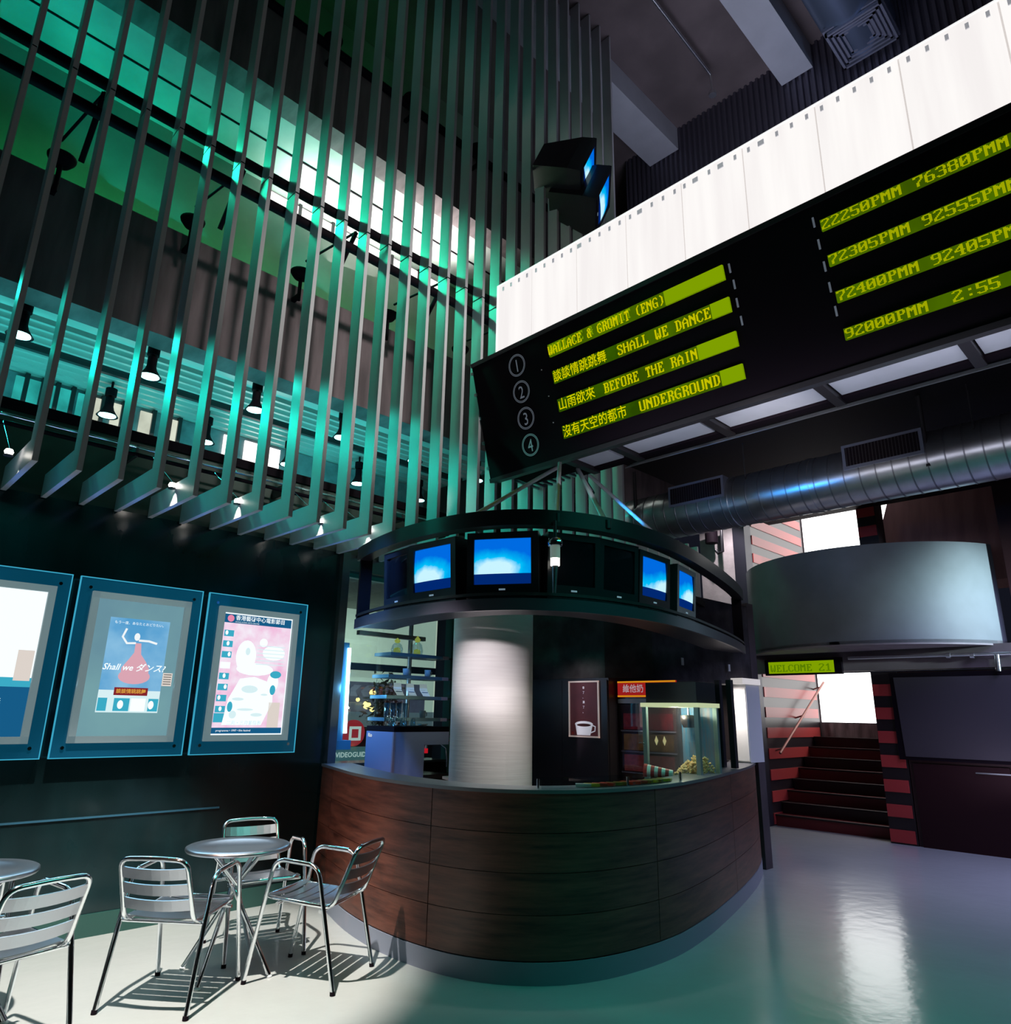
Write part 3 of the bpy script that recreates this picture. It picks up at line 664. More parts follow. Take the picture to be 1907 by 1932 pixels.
# ================================================================== UPPER TELEVISIONS
def crt(name, c, nrm, up, w=.50, h=.45, d=.42, on=True, label='', group=None, tall=False):
    nrm = Vector(nrm).normalized(); up = (Vector(up) - nrm * Vector(up).dot(nrm)).normalized(); u = up.cross(nrm)
    M = frame_mat(c, u, up, nrm)      # x right as seen from the front, y up, z out of the screen
    t = thing(name, label, 'television', tuple(c), group)
    def X(v): return M @ Vector(v)
    hw, hh = w / 2, h / 2
    b = MB()
    r0 = [(-hw, -hh, 0), (hw, -hh, 0), (hw, hh, 0), (-hw, hh, 0)]
    r1 = [(-hw * .97, -hh * .98, -.16), (hw * .97, -hh * .98, -.16), (hw * .97, hh * .95, -.16), (-hw * .97, hh * .95, -.16)]
    r2 = [(-hw * .62, -hh * .8, -d), (hw * .62, -hh * .8, -d), (hw * .62, hh * .55, -d), (-hw * .62, hh * .55, -d)]
    vs = [X(p) for p in r0 + r1 + r2]
    b.add(vs, [(0 + i, (i + 1) % 4, 4 + (i + 1) % 4, 4 + i) for i in range(4)] + [(4 + i, 4 + (i + 1) % 4, 8 + (i + 1) % 4, 8 + i) for i in range(4)] + [(8, 9, 10, 11)])
    obj('casing', b, BLACKG, t)
    sw_, s0, s1 = w * .40, -hh * .56, hh * .80
    f = MB()
    for (a, c2, e, g) in ((-hw, -hh, hw, s0), (-hw, s1, hw, hh), (-hw, s0, -sw_, s1), (sw_, s0, hw, s1)):
        vs = []
        f.box((a, c2, -.03), (e, g, .012), M)
    obj('bezel', f, BLACKG, t)
    sc = MB(); n = 8; vs = []
    for j in range(n + 1):
        for i in range(n + 1):
            a = -1 + 2 * i / n; e = -1 + 2 * j / n
            vs.append(X((sw_ * a, (s0 + s1) / 2 + (s1 - s0) / 2 * e, .012 - .018 * (a * a + e * e) / 2)))
    sc.add(vs, [(j * (n + 1) + i, j * (n + 1) + i + 1, (j + 1) * (n + 1) + i + 1, (j + 1) * (n + 1) + i) for j in range(n) for i in range(n)], True)
    obj('screen', sc, SCREEN if on else SCREENOFF, t)
    obj('badge', MB().box((-.022, -hh * .74, .012), (.022, -hh * .69, .015), M), mat('badge_silver', (.6, .65, .7), .3, .5, emit=(.5, .7, .9), estr=.25), t)
    obj('speaker_slot', MB().box((-hw * .8, -hh * .9, .012), (hw * .8, -hh * .84, .014), M), BLACK, t)
    return t
for i, (px, py) in enumerate(((1108, 332), (1136, 382))):
    c = at(px, py, 'y', 4.45)
    t = crt('television', c, (.56, -.76, -.36), (0.1, .1, 1), .62, .56, .62, True, ('upper' if i == 0 else 'lower') + ' of two black televisions hung high before the fins')
    obj('wall_bracket', MB().cyl(c + Vector((-.2, .15, .1)), c + Vector((-.45, .4, .25)), .03, 8), DKMET, t)
# ================================================================== COUNTER
CP = smoothpath([(3.50, 5.78), (3.33, 5.25), (3.18, 4.75), (3.10, 4.25), (3.11, 3.78), (3.21, 3.42), (3.41, 3.15), (3.69, 2.98), (4.05, 2.90), (4.5, 2.89), (5.0, 2.97), (5.5, 3.09), (6.25, 3.30), (7.0, 3.55), (7.6, 3.83), (7.95, 4.2), (8.05, 4.7), (8.05, 5.7)], 8)
# arclength resample
cum = [0]
for a, b in zip(CP, CP[1:]): cum.append(cum[-1] + (b - a).length)
def cpt(s):
    s = max(0, min(cum[-1], s)); i = 0
    while i < len(cum) - 2 and cum[i + 1] < s: i += 1
    t = (s - cum[i]) / max(1e-6, cum[i + 1] - cum[i]); return CP[i].lerp(CP[i + 1], t)
def cseg(s0, s1, step=.07):
    n = max(2, int((s1 - s0) / step)); return [cpt(s0 + (s1 - s0) * k / n) for k in range(n + 1)]
s_ref = min(range(len(CP)), key=lambda i: (CP[i] - Vector((3.11, 3.77))).length); s_ref = cum[s_ref]
seams = [s for s in [s_ref + 1.66 * k for k in range(-3, 8)] if 0 < s < cum[-1]]
seams = [0] + seams + [cum[-1]]
# the path runs clockwise around the kiosk; its left normal points inward
ct = thing('counter', 'curved dark wood panelled snack counter of the kiosk', 'counter', (4.2, 4.2, 0))
rows = [(.125, .358), (.362, .583), (.587, .803), (.807, 1.03)]
for a, b in zip(seams, seams[1:]):
    for z0, z1 in rows:
        obj('panel', MB().ribbon(cseg(a + .003, b - .003), .0, .022, z0, z1), WOOD, ct)
full = cseg(0, cum[-1])
obj('carcass', MB().ribbon(full, .03, .06, .03, 1.03), BLACK, ct)
obj('plinth', MB().ribbon(full, -.004, .05, 0, .118), mat('grey_steel_plinth', (.24, .26, .33), .5, .2), ct)
obj('worktop', MB().ribbon(full, -.008, .26, 1.03, 1.052), mat('steel_worktop', (.20, .20, .22), .35, .5), ct)
obj('service_shelf', MB().ribbon(full, .26, .66, .88, .91), mat('dark_shelf', (.05, .04, .045), .4), ct)
# back bench along the window
bb = thing('back_bench', 'dark worktop along the kiosk window behind the espresso machine', 'bench', (4.3, 5.4, 0))
obj('bench_top', MB().box((3.75, 5.0, .89), (4.85, 5.78, .93)), BLACKG, bb); obj('bench_body', MB().box((3.95, 5.1, 0), (4.83, 5.78, .89)), BLACK, bb)
# ================================================================== COLUMN
cl = thing('column', 'round pale concrete column lit by a spotlight inside the kiosk', 'column', (4.18, 4.36, 0))
obj('shaft', MB().cyl((4.18, 4.36, 0), (4.18, 4.36, 2.36), .335, 64), COLM, cl)
obj('shaft_collar', MB().cyl((4.18, 4.36, 2.36), (4.18, 4.36, 2.40), .36, 40), BLACK, cl)
# ================================================================== TV RING
rg = thing('television_rack', 'dark curved steel ring shelf carrying televisions over the kiosk', 'rack', (4.2, 4.2, 2.2))
RS0, RS1 = 0.55, s_ref + 4.7
ringp = [p for p in cseg(.72, RS1)]
obj('lower_shelf', MB().ribbon(ringp, .02, .34, 2.17, 2.205), mat('shelf_steel', (.035, .03, .045), .45, .2), rg)
obj('shelf_lip', MB().ribbon(ringp, -.005, .02, 2.155, 2.235), mat('lip_steel', (.10, .09, .12), .3, .5), rg)
obj('mid_rail', MB().ribbon(ringp, .0, .03, 2.255, 2.275), DKMET, rg)
obj('top_ring', MB().ribbon(ringp, -.02, .08, 2.73, 2.84), mat('ring_black', (.014, .012, .016), .35), rg)
obj('inner_ring', MB().ribbon(ringp, .32, .36, 2.6, 2.66), BLACK, rg)
for s in (.76, RS1 - .05):
    p = cpt(s); t_ = (cpt(s + .02) - cpt(s - .02)).normalized(); n_ = Vector((-t_.y, t_.x))
    obj('upright', MB().ribbon([p - t_ * .02, p + t_ * .02], .0, .10, 2.2, 2.75, False), BLACK, rg)
a = at(702, 1188, 'z', 2.2); b = at(768, 1217, 'y', 5.75)
obj('tie_bar', MB().box((a.x, 5.55, 2.17), (4.4, 5.60, 2.21)), ALU, rg)
obj('post', MB().cyl((4.33, 5.7, .93), (4.33, 5.7, 2.8), .022, 10), ALU, rg)
# TVs : pixel of the screen centre, on or off
TV = [((738, 1100), False, 'switched-off television at the left end of the kiosk ring'),
      ((803, 1071), True, 'lit television showing blue picture, second from left on the kiosk ring'),
      ((944, 1058), True, 'lit television facing forward in the middle of the kiosk ring'),
      ((1092, 1068), False, 'dark television just right of the hanging glass lamp'),
      ((1163, 1078), False, 'dark television between the hanging lamp and the right lit pair'),
      ((1249, 1089), True, 'left one of the lit pair at the right of the kiosk ring'),
      ((1308, 1111), True, 'rightmost small lit television on the kiosk ring')]
for (px, py), on, lab in TV:
    q = at(px, py, 'z', 2.50)
    s = min((cum[i] for i in range(len(CP))), key=lambda s: (cpt(s) - Vector((q.x, q.y))).length)
    best = s
    # intersect the viewing ray's plan direction with the ring path
    dr_ = Vector((q.x, q.y)).normalized(); bd = 9
    k = .4
    while k < RS1:
        p = cpt(k); v = abs(p.x * dr_.y - p.y * dr_.x)
        if v < bd: bd = v; best = k
        k += .01
    if px == 1163: best = 3.48
    if px == 738: best = 1.43
    p = cpt(best); t_ = (cpt(best + .05) - cpt(best - .05)).normalized(); out = Vector((t_.y, -t_.x))
    c = Vector((p.x - out.x * .07, p.y - out.y * .07, 2.47))
    crt('television', c, (out.x, out.y, -.06), (0, 0, 1), .46 if px > 1200 else .50 if on else .40, .46 if px < 1200 else .43, .34, on, lab)
# struts from the bridge to the ring
for i, ((ax, ay), (bx, by)) in enumerate((((1055, 880), (840, 1003)), ((1056, 868), (1050, 978)), ((1090, 885), (1145, 990)), ((1112, 897), (1278, 1046)))):
    p = at(ax, ay, 'z', 3.77); q = at(bx, by, 'z', 2.79)
    obj('strut', MB().cyl(p, q, .018 if i != 2 else .02, 10), mat('bright_strut', (.62, .62, .66), .35, .4), rg)
    obj('strut_foot', MB().cyl(q + Vector((0, 0, -.03)), q + Vector((0, 0, .03)), .03, 10), DKMET, rg)
obj('turnbuckle', MB().cyl(at(1102, 905, 'z', 3.66), at(1118, 930, 'z', 3.45), .02, 10), CHROME, rg)
# glass lamp
q = at(1047, 1030, 'z', 2.585)
gl = thing('hanging_lamp', 'glass spot lamp with bright tip hanging from the ring', 'lamp', tuple(q))
obj('cap', MB().lathe([(.0, .06), (.045, .05), (.055, .02), (.05, 0)], (q.x, q.y, q.z), 16), CHROME, gl)
obj('lamp_glass', MB().cyl((q.x, q.y, q.z), (q.x, q.y, q.z - .085), .034, 16), mat('milky_glass', (.35, .42, .38), .1, emit=(.3, .4, .35), estr=.35), gl)
obj('lit_tip', MB().cyl((q.x, q.y, q.z - .085), (q.x, q.y, q.z - .135), .031, 16), emi('lamp_tip', (1, .97, .85), 3), gl)
obj('arm', MB().cyl((q.x, q.y, q.z + .05), (q.x, q.y, 2.76), .012, 8), DKMET, gl)
obj('tail', MB().cyl((q.x, q.y, q.z - .135), (q.x - .01, q.y, q.z - .32), .022, 10, .012), SLATM, gl)
# ================================================================== KIOSK CONTENTS
sh = []
SHM = mat('glass_blue_shelf', (.10, .22, .28), .25, .3)
for i, z in enumerate((2.015, 1.815, 1.63, 1.435)):
    t = thing('wall_shelf', ['topmost metal shelf with glass jars in kiosk window', 'second metal shelf from the top in kiosk window', 'third metal shelf from the top, under the cards', 'lowest metal shelf above the espresso machine'][i], 'shelf', (4.25, 5.55, z))
    obj('board', MB().box((3.90 - .01 * i, 5.42, z - .018), (4.52, 5.68, z + .012)), SHM, t)
    obj('end_cap', MB().box((4.52, 5.42, z - .018), (4.60, 5.68, z + .012)), mat('pinkish_metal', (.38, .30, .34), .35, .4), t)
    obj('bracket', MB().box((4.60, 5.5, z - .01), (4.86, 5.53, z + .005)), DKMET, t)
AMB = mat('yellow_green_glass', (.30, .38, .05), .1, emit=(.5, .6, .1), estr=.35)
GLS = glass('clear_glass', (.85, .95, 1), .25)
for i, (x, s) in enumerate(((4.06, 1.0), (4.30, 1.25))):
    t = thing('glass_jar', ('round' if i == 0 else 'tall') + ' glass jar with yellow glints on the topmost kiosk shelf', 'jar', (x, 5.55, 2.028))
    obj('jar_body', MB().lathe([(.0, .0), (.05, .0), (.058, .04), (.045, .08 * s), (.02, .10 * s)], (x, 5.55, 2.028), 16), GLS, t)
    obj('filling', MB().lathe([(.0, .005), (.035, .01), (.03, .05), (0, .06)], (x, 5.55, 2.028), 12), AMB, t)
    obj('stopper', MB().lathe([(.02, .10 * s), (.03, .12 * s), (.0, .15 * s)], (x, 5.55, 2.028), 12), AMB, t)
MUG = mat('white_mug', (.55, .60, .62), .3)
for i, (px, z, lab) in enumerate(((762, 1.828, 'white mug left on the second kiosk shelf'), (803, 1.828, 'white mug right on the second kiosk shelf'), (797, 1.448, 'small mug on the lowest kiosk shelf'))):
    x = at(px, 1270, 'y', 5.55).x; t = thing('mug', lab, 'mug', (x, 5.52, z))
    obj('mug_body', MB().lathe([(.0, .0), (.026, .0), (.032, .065), (.028, .065), (.022, .008), (0, .008)], (x, 5.52, z), 16), MUG, t)
    obj('handle', MB().tube([(x + .03, 5.52, z + .05), (x + .05, 5.52, z + .045), (x + .05, 5.52, z + .02), (x + .028, 5.52, z + .012)], .005, 6), MUG, t)
for i, px in enumerate((748, 772, 797)):
    x = at(px, 1300, 'y', 5.5).x
    t = thing('card_stand', ['left', 'middle', 'right'][i] + ' of three folded price cards on the third kiosk shelf', 'card', (x, 5.5, 1.645))
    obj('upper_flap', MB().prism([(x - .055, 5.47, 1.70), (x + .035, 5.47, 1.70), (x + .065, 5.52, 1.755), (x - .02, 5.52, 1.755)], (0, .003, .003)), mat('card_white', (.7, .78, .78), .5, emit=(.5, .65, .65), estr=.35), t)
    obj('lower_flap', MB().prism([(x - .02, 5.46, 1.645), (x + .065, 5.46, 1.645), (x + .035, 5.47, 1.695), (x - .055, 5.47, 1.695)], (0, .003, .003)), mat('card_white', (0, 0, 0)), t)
    obj('print', MB().box((x - .03, 5.466, 1.672), (x + .04, 5.467, 1.682)), mat('card_print', (.06, .2, .35), .5), t)
for i in range(4):
    x = 3.96 + i * .07
    tag(obj('glass_tumbler', MB().lathe([(.022, 0), (.027, .13), (.025, .13), (.02, .004), (0, .004)], (x, 5.52, 1.447), 12), GLS), ['first', 'second', 'third', 'fourth'][i] + ' clear tumbler from the left on the lowest kiosk shelf', 'glass', 'tumblers on the lowest shelf')
# espresso machine
em = thing('espresso_machine', 'blue-lit steel espresso machine on the kiosk back bench', 'machine', (4.05, 5.35, .93))
EMM = mat('steel_blue_panel', (.30, .36, .55), .45, .3)
x0 = 3.80; yL = 5.58; yR = 5.17
obj('side_panel', MB().box((x0, yR, .935), (x0 + .04, yL, 1.33)), EMM, em)
obj('body', MB().box((x0 + .04, yR, .935), (4.14, yL, 1.33)), EMM, em)
obj('head', MB().box((4.14, yR, 1.22), (4.42, yL, 1.33)), EMM, em)
obj('top_tray', MB().box((x0, yR, 1.33), (4.42, yL, 1.375)), BLACK, em)
obj('corner_trim', MB().box((x0 - .004, yR - .006, .935), (x0 + .018, yR + .012, 1.33)), mat('pinkish_metal', (0, 0, 0)), em)
obj('drip_tray', MB().box((4.14, yR, .935), (4.42, yL, .97)), BLACKG, em)
obj('group_head', MB().cyl((4.24, yR + .12, 1.22), (4.24, yR + .12, 1.15), .035, 12), CHROME, em)
obj('steam_wand', MB().tube([(4.32, yR - .01, 1.22), (4.36, yR - .03, 1.19), (4.38, yR - .03, 1.10), (4.38, yR - .03, 1.03)], .006, 6), CHROME, em)
obj('tap', MB().cyl((4.42, yR + .05, 1.29), (4.50, yR + .05, 1.29), .012, 8), CHROME, em); obj('tap', MB().cyl((4.42, yR + .05, 1.25), (4.49, yR + .05, 1.25), .010, 8), CHROME, em)
obj('indicator', MB().box((4.142, yR - .002, 1.15), (4.18, yR, 1.19)), emi('red_indicator', (.5, .01, .02), .8), em)
text('nameplate', 'Rio', .045, frame_mat((x0 - .003, yL - .03, 1.295), (0, -1, 0), (0, 0, 1), (-1, 0, 0)), emi('nameplate_pale', (.8, .9, 1), .8), em, bold=.001)
tag(obj('saucer', MB().lathe([(0, 0), (.03, 0), (.055, .02), (.05, .02), (0, .006)], (4.25, 5.35, 1.376), 14), MUG), 'white dish lying on top of the espresso machine', 'dish')
for i in range(5):
    tag(obj('upturned_glass', MB().lathe([(.02, .07), (.026, 0), (.024, 0), (.018, .066), (0, .066)], (3.86 + i * .06, 5.3 + .05 * (i % 2), 1.376), 10), GLS), 'small upturned glass on the espresso machine', 'glass', 'glasses on the espresso machine')
pb = thing('pamphlet', 'white folded sheet on the service shelf by the espresso machine', 'paper', (4.3, 4.9, .93))
obj('sheet', MB().prism([(4.20, 4.85, .935), (4.42, 4.80, .935), (4.40, 4.98, .95), (4.20, 4.98, .95)], (0, 0, .02)), WHITE, pb)
# cabinet with coffee poster
cb = thing('storage_cabinet', 'tall dark storage cabinet carrying the coffee poster', 'cabinet', (5.6, 4.7, 0))
obj('body', MB().box((5.5, 4.16, 0), (5.95, 5.3, 1.84)), mat('aubergine_laminate', (.030, .022, .032), .35), cb)
obj('door', MB().box((5.485, 4.17, .05), (5.5, 4.72, 1.82)), mat('aubergine_laminate', (0, 0, 0)), cb); obj('door', MB().box((5.485, 4.725, .05), (5.5, 5.29, 1.82)), mat('aubergine_laminate', (0, 0, 0)), cb)
cp = thing('coffee_poster', 'framed maroon poster with white coffee cup on the dark cabinet', 'poster', (5.47, 4.44, 1.3))
yl, yr, zb_, zt_ = 4.625, 4.255, 1.295, 1.815; X_ = 5.475
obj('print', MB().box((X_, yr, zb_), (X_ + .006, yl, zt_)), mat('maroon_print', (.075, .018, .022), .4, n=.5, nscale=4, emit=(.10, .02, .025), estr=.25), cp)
fr = MB()
for a, b, c_, d_ in ((yr, zb_, yl, zb_ + .014), (yr, zt_ - .014, yl, zt_), (yr, zb_, yr + .014, zt_), (yl - .014, zb_, yl, zt_)): fr.box((X_ - .008, a, b), (X_ + .004, c_, d_))
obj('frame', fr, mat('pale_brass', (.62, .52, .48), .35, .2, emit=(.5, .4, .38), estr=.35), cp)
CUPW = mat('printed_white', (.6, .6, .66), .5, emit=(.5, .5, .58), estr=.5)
def P2(pts): return [(X_ - .002, yl - a, zb_ + b) for a, b in pts]
cup = obj('printed_cup', MB().poly(P2([(.10, .02), (.26, .02), (.29, .115), (.08, .115)])), CUPW, cp)
n = 20
cup2 = MB(); cup2.poly([(X_ - .003, yl - (.185 + .11 * math.cos(2 * math.pi * k / n)), zb_ + .120 + .028 * math.sin(2 * math.pi * k / n)) for k in range(n)]); obj('printed_rim', cup2, CUPW, cp)
cup3 = MB(); cup3.poly([(X_ - .004, yl - (.185 + .085 * math.cos(2 * math.pi * k / n)), zb_ + .112 + .014 * math.sin(2 * math.pi * k / n)) for k in range(n)]); obj('printed_coffee', cup3, mat('coffee_brown', (.06, .015, .015), .5), cp)
obj('printed_handle', MB().tube([(X_ - .001, yl - .285, zb_ + .11), (X_ - .001, yl - .32, zb_ + .10), (X_ - .001, yl - .315, zb_ + .06), (X_ - .001, yl - .27, zb_ + .045)], .006, 5), CUPW, cp)
obj('printed_spot', MB().box((X_ - .001, yl - .06, zb_ + .025), (X_, yl - .03, zb_ + .05)), REDP, cp)
for i, ch in enumerate('香了、濃了。'):
    text('lettering', ch, .026, frame_mat((X_ - .003, yl - .185, zt_ - .065 - i * .045), (0, -1, 0), (0, 0, 1), (-1, 0, 0)), CUPW, cp, align='CENTER', bold=.0004)
area((5.2, 4.4, 2.0), (5.48, 4.44, 1.5), .5, (1, .9, .9), .2, .2)
# drinks fridge
fg = thing('drinks_fridge', 'glass door drinks fridge with red and yellow header', 'fridge', (5.75, 3.85, 0))
obj('cabinet', MB().box((5.62, 3.50, 0), (6.0, 4.13, 1.81)), BLACKG, fg)
FX = 5.61
hd = obj('header', MB().box((FX - .01, 3.50, 1.665), (5.62, 4.13, 1.81)), emi('header_red', (.42, .015, .015), .7), fg)
for z in (1.667, 1.795): obj('yellow_band', MB().box((FX - .013, 3.50, z), (FX - .01, 4.13, z + .014)), emi('header_yellow', (.75, .30, .01), .8), hd)
text('lettering', '維他奶', .078, frame_mat((FX - .014, 4.07, 1.737), (0, -1, 0), (0, 0, 1), (-1, 0, 0)), mat('header_print', (.6, .45, .5), .5, emit=(.6, .45, .5), estr=.5), hd, bold=.001)
obj('door_rail', MB().box((FX - .01, 3.50, 1.61), (5.62, 4.13, 1.65)), mat('grey_rail', (.30, .28, .36), .4), fg)
obj('back_lining', MB().box((5.615, 3.52, .3), (5.62, 4.11, 1.6)), mat('fridge_lining', (.06, .025, .03), .5), fg)
for k in range(6):
    cc = [(.25, .05, .05), (.20, .10, .03), (.22, .02, .03)][k // 2]
    obj('carton_row', MB().box((FX - .002, 3.55 + .28 * (k % 2), 1.02 + .18 * (k // 2)), (FX + .004, 3.80 + .28 * (k % 2), 1.16 + .18 * (k // 2))), mat('carton_%d' % (k // 2), cc, .5, n=.7, nscale=20, emit=cc, estr=.15), fg)
for z in (1.0, 1.18, 1.36): obj('shelf_edge', MB().box((FX - .006, 3.52, z), (FX - .002, 4.11, z + .012)), mat('grey_rail', (0, 0, 0)), fg)
obj('glass_door', MB().box((FX - .016, 3.50, .95), (FX - .012, 4.13, 1.61)), glass('fridge_glass', (.8, .8, .85), .08), fg)
# popcorn machine
pm = thing('popcorn_machine', 'glass popcorn cabinet with black top on the right of the counter', 'machine', (5.6, 3.42, .91))
px0, px1, py0, py1 = 5.35, 5.68, 3.145, 3.69
PF = mat('greenish_steel', (.35, .48, .46), .3, .7)
obj('top_box', MB().box((px0 + .02, py0 + .02, 1.61), (px1, py1 - .03, 1.78)), BLACKG, pm)
obj('light_band', MB().box((px0 - .01, py0 - .01, 1.575), (px1 + .01, py1 + .01, 1.61)), mat('lit_trim', (.5, .55, .35), .3, .3, emit=(.65, .70, .40), estr=.7), pm)
for (x, y) in ((px0, py0), (px0, py1 - .04), (px1 - .03, py0), (px1 - .03, py1 - .04)):
    obj('corner_post', MB().box((x, y, .93), (x + .03, y + .04, 1.575)), PF, pm)
obj('base', MB().box((px0, py0, .91), (px1, py1, .95)), PF, pm)
obj('back_panel', MB().box((px1 - .01, py0 + .04, .95), (px1, py1 - .04, 1.575)), mat('patterned_back', (.16, .16, .20), .4, n=.9, nscale=9, nstretch=(1, 4, .5), col2=(.01, .18, .35), emit=(.05, .08, .12), estr=.2), pm)
GP = glass('cabinet_glass', (.88, .95, .97), .10)
obj('glass_front', MB().box((px0 + .008, py0 + .04, .95), (px0 + .012, py1 - .04, 1.575)), GP, pm)
obj('glass_side', MB().box((px0 + .03, py0 + .008, .95), (px1 - .03, py0 + .012, 1.575)), GP, pm)
obj('glass_side', MB().box((px0 + .03, py1 - .012, .95), (px1 - .03, py1 - .008, 1.575)), GP, pm)
obj('kettle', MB().lathe([(.0, -.05), (.05, -.05), (.07, .0), (.07, .05), (.0, .055)], (5.56, 3.36, 1.46), 20), DKMET, pm)
obj('kettle_rod', MB().cyl((5.56, 3.36, 1.50), (5.56, 3.36, 1.575), .01, 8), CHROME, pm)
for y in (3.56, 3.48): obj('diamond_decal', MB().poly([(px0 + .006, y, 1.34), (px0 + .006, y - .018, 1.30), (px0 + .006, y, 1.26), (px0 + .006, y + .018, 1.30)]), mat('decal_cream', (.7, .6, .35), .5, emit=(.6, .5, .25), estr=.5), pm)
obj('door_knob', MB().lathe([(0, -.01), (.012, 0), (0, .012)], (px0 - .01, py1 - .01, 1.27), 10), CHROME, pm)
random.seed(3)
pc = MB()
for k in range(900):
    a = random.random(); y = 3.18 + .30 * random.random(); x = 5.39 + .24 * random.random()
    hmax = .02 + .22 * max(0, 1 - ((y - 3.24) / .26) ** 2) * (1 - .5 * abs((x - 5.5) / .15)); z = .955 + hmax * (random.random() ** .4)
    r = .009 + .005 * random.random(); c_ = Vector((x, y, z)); vs = []
    for d in ((1, 0, 0), (-1, 0, 0), (0, 1, 0), (0, -1, 0), (0, 0, 1), (0, 0, -1)): vs.append(c_ + Vector(d) * r * random.uniform(.7, 1.3))
    pc.add(vs, [(0, 2, 4), (2, 1, 4), (1, 3, 4), (3, 0, 4), (2, 0, 5), (1, 2, 5), (3, 1, 5), (0, 3, 5)])
o = obj('popcorn', pc, mat('popcorn', (.95, .70, .30), .7, n=.3, nscale=30), None); tag(o, 'heap of yellow popcorn inside the glass cabinet', 'popcorn'); o['kind'] = 'stuff'
point((5.45, 3.42, 1.54), 7, (1, .85, .6), .03)
# striped cup
cu = thing('popcorn_cup', 'red and white striped cup lying on the counter by the cabinet', 'cup', (5.12, 3.45, 1.09))
ca, cb2 = Vector((5.00, 3.45, 1.085)), Vector((5.10, 3.25, 1.065))
for k in range(8):
    a, b = ca.lerp(cb2, k / 8), ca.lerp(cb2, (k + 1) / 8)
    obj('band', MB().cyl(a, b, .050 - .0028 * k, 16, .050 - .0028 * (k + 1), k in (0, 7)), mat('cup_red', (.6, .04, .04), .5) if k % 2 == 0 else mat('cup_white', (.8, .75, .7), .5), cu)
# low glass display on the counter rim
gd = thing('counter_display', 'low glass case of snacks set along the counter top', 'display case', (4.3, 3.1, 1.052))
s0 = s_ref + .75; s1 = s_ref + 2.1
obj('glass_lid', MB().ribbon(cseg(s0, s1), .02, .24, 1.10, 1.106), GP, gd)
obj('glass_front', MB().ribbon(cseg(s0, s1), .016, .02, 1.054, 1.10), GP, gd)
for s in (s0, (s0 + s1) / 2, s1):
    p = cpt(s); obj('standoff', MB().cyl((p.x + .02, p.y + .05, 1.052), (p.x + .02, p.y + .05, 1.112), .009, 8), CHROME, gd)
random.seed(5)
for k in range(14):
    s = s0 + .35 + k * .065; p = cpt(s); colr = random.choice([(.6, .35, .02), (.5, .04, .02), (.55, .5, .45), (.25, .12, .02)])
    o = obj('snack_packet', MB().box((-.025, -.05, 0), (.025, .05, .018), Matrix.Translation((p.x + .04, p.y + .12, 1.056)) @ Matrix.Rotation(random.uniform(.2, .9), 4, 'Z')), mat('packet_%d%d' % (int(colr[0] * 100), int(colr[1] * 100)), colr, .3))
    tag(o, 'bright wrapped snack packet inside the low glass case', 'packet', 'snack packets in the case')
# labels on the bulkhead
for i, (px, py, x, w) in enumerate(((1287, 1248, 6.2, .02), (1375, 1260, 7.4, .02))):
    q = at(px, py, 'y', 3.74); tag(obj('notice_tag', MB().box((q.x - .02, 3.735, q.z - .035), (q.x + .02, 3.742, q.z + .035)), WHITE), ('left' if i == 0 else 'right') + ' small white tag on the rough kiosk bulkhead', 'tag')
# white refrigerator door at right end
wf = thing('white_cupboard', 'tall white cupboard glowing at the right end of the kiosk', 'cupboard', (7.2, 3.9, 0))
a = at(1372, 1300, 'x', 7.2); b = at(1410, 1300, 'x', 7.2)
obj('body', MB().box((7.2, b.y + .02, 1.055), (7.5, a.y, 1.84)), WHITE, wf)
obj('door', MB().box((7.185, b.y + .025, 1.07), (7.2, a.y - .005, 1.80)), WHITE, wf)
obj('lamp_box', MB().box((7.10, b.y, 1.84), (7.5, a.y + .1, 1.90)), mat('lampbox', (.5, .5, .5), .4, emit=(1, .93, .9), estr=.5), wf)
area((6.95, (a.y + b.y) / 2, 1.80), (7.19, (a.y + b.y) / 2, 1.2), 4, (1, .9, .85), .2, .2)
pst = thing('frame_post', 'pair of dark posts between popcorn cabinet and white cupboard', 'post', (6.4, 3.55, 1.055))
for px in (1366, 1388):
    q = at(px, 1440, 'x', 6.3); obj('post', MB().box((q.x, q.y + .0, 1.055), (q.x + .05, q.y + .05, 1.84)), DKMET if px > 1370 else BLACKG, pst)
# ================================================================== VIEW THROUGH THE KIOSK WINDOW (outside)
tb = thing('fluorescent_tube', 'upright cyan-white fluorescent tube in the kiosk window', 'lamp', (3.76, 5.84, 1.27))
obj('tube', MB().cyl((3.755, 5.86, 1.30), (3.735, 5.86, 2.07), .017, 12), TUBE, tb)
obj('tray', MB().box((3.66, 5.87, 1.20), (3.74, 5.93, 2.12)), mat('tube_tray', (.05, .25, .5), .4), tb)
obj('foot', MB().box((3.62, 5.82, 1.16), (3.80, 5.92, 1.24)), mat('tube_tray', (0, 0, 0)), tb)
point((3.70, 5.66, 1.7), 5, (.15, .55, 1), .05)
spot((3.30, 5.62, 2.0), (3.82, 5.35, 1.0), 30, (.12, .35, 1), 60, .8, .05)
wn = thing('window_1', 'kiosk window beside the dark green wall', 'window', (4.2, 5.9, 1.0), kind='structure')
obj('glass_pane', MB().box((3.62, 5.96, 1.03), (4.86, 5.966, 2.8)), GP, wn)
obj('sill', MB().box((3.6, 5.7, 1.03), (4.86, 6.0, 1.05)), mat('steel_jamb', (0, 0, 0)), wn)
obj('top_frame', MB().box((3.6, 5.93, 2.76), (4.86, 6.0, 2.82)), mat('green_frame', (.02, .25, .20), .4), wn)
YO = 9.0
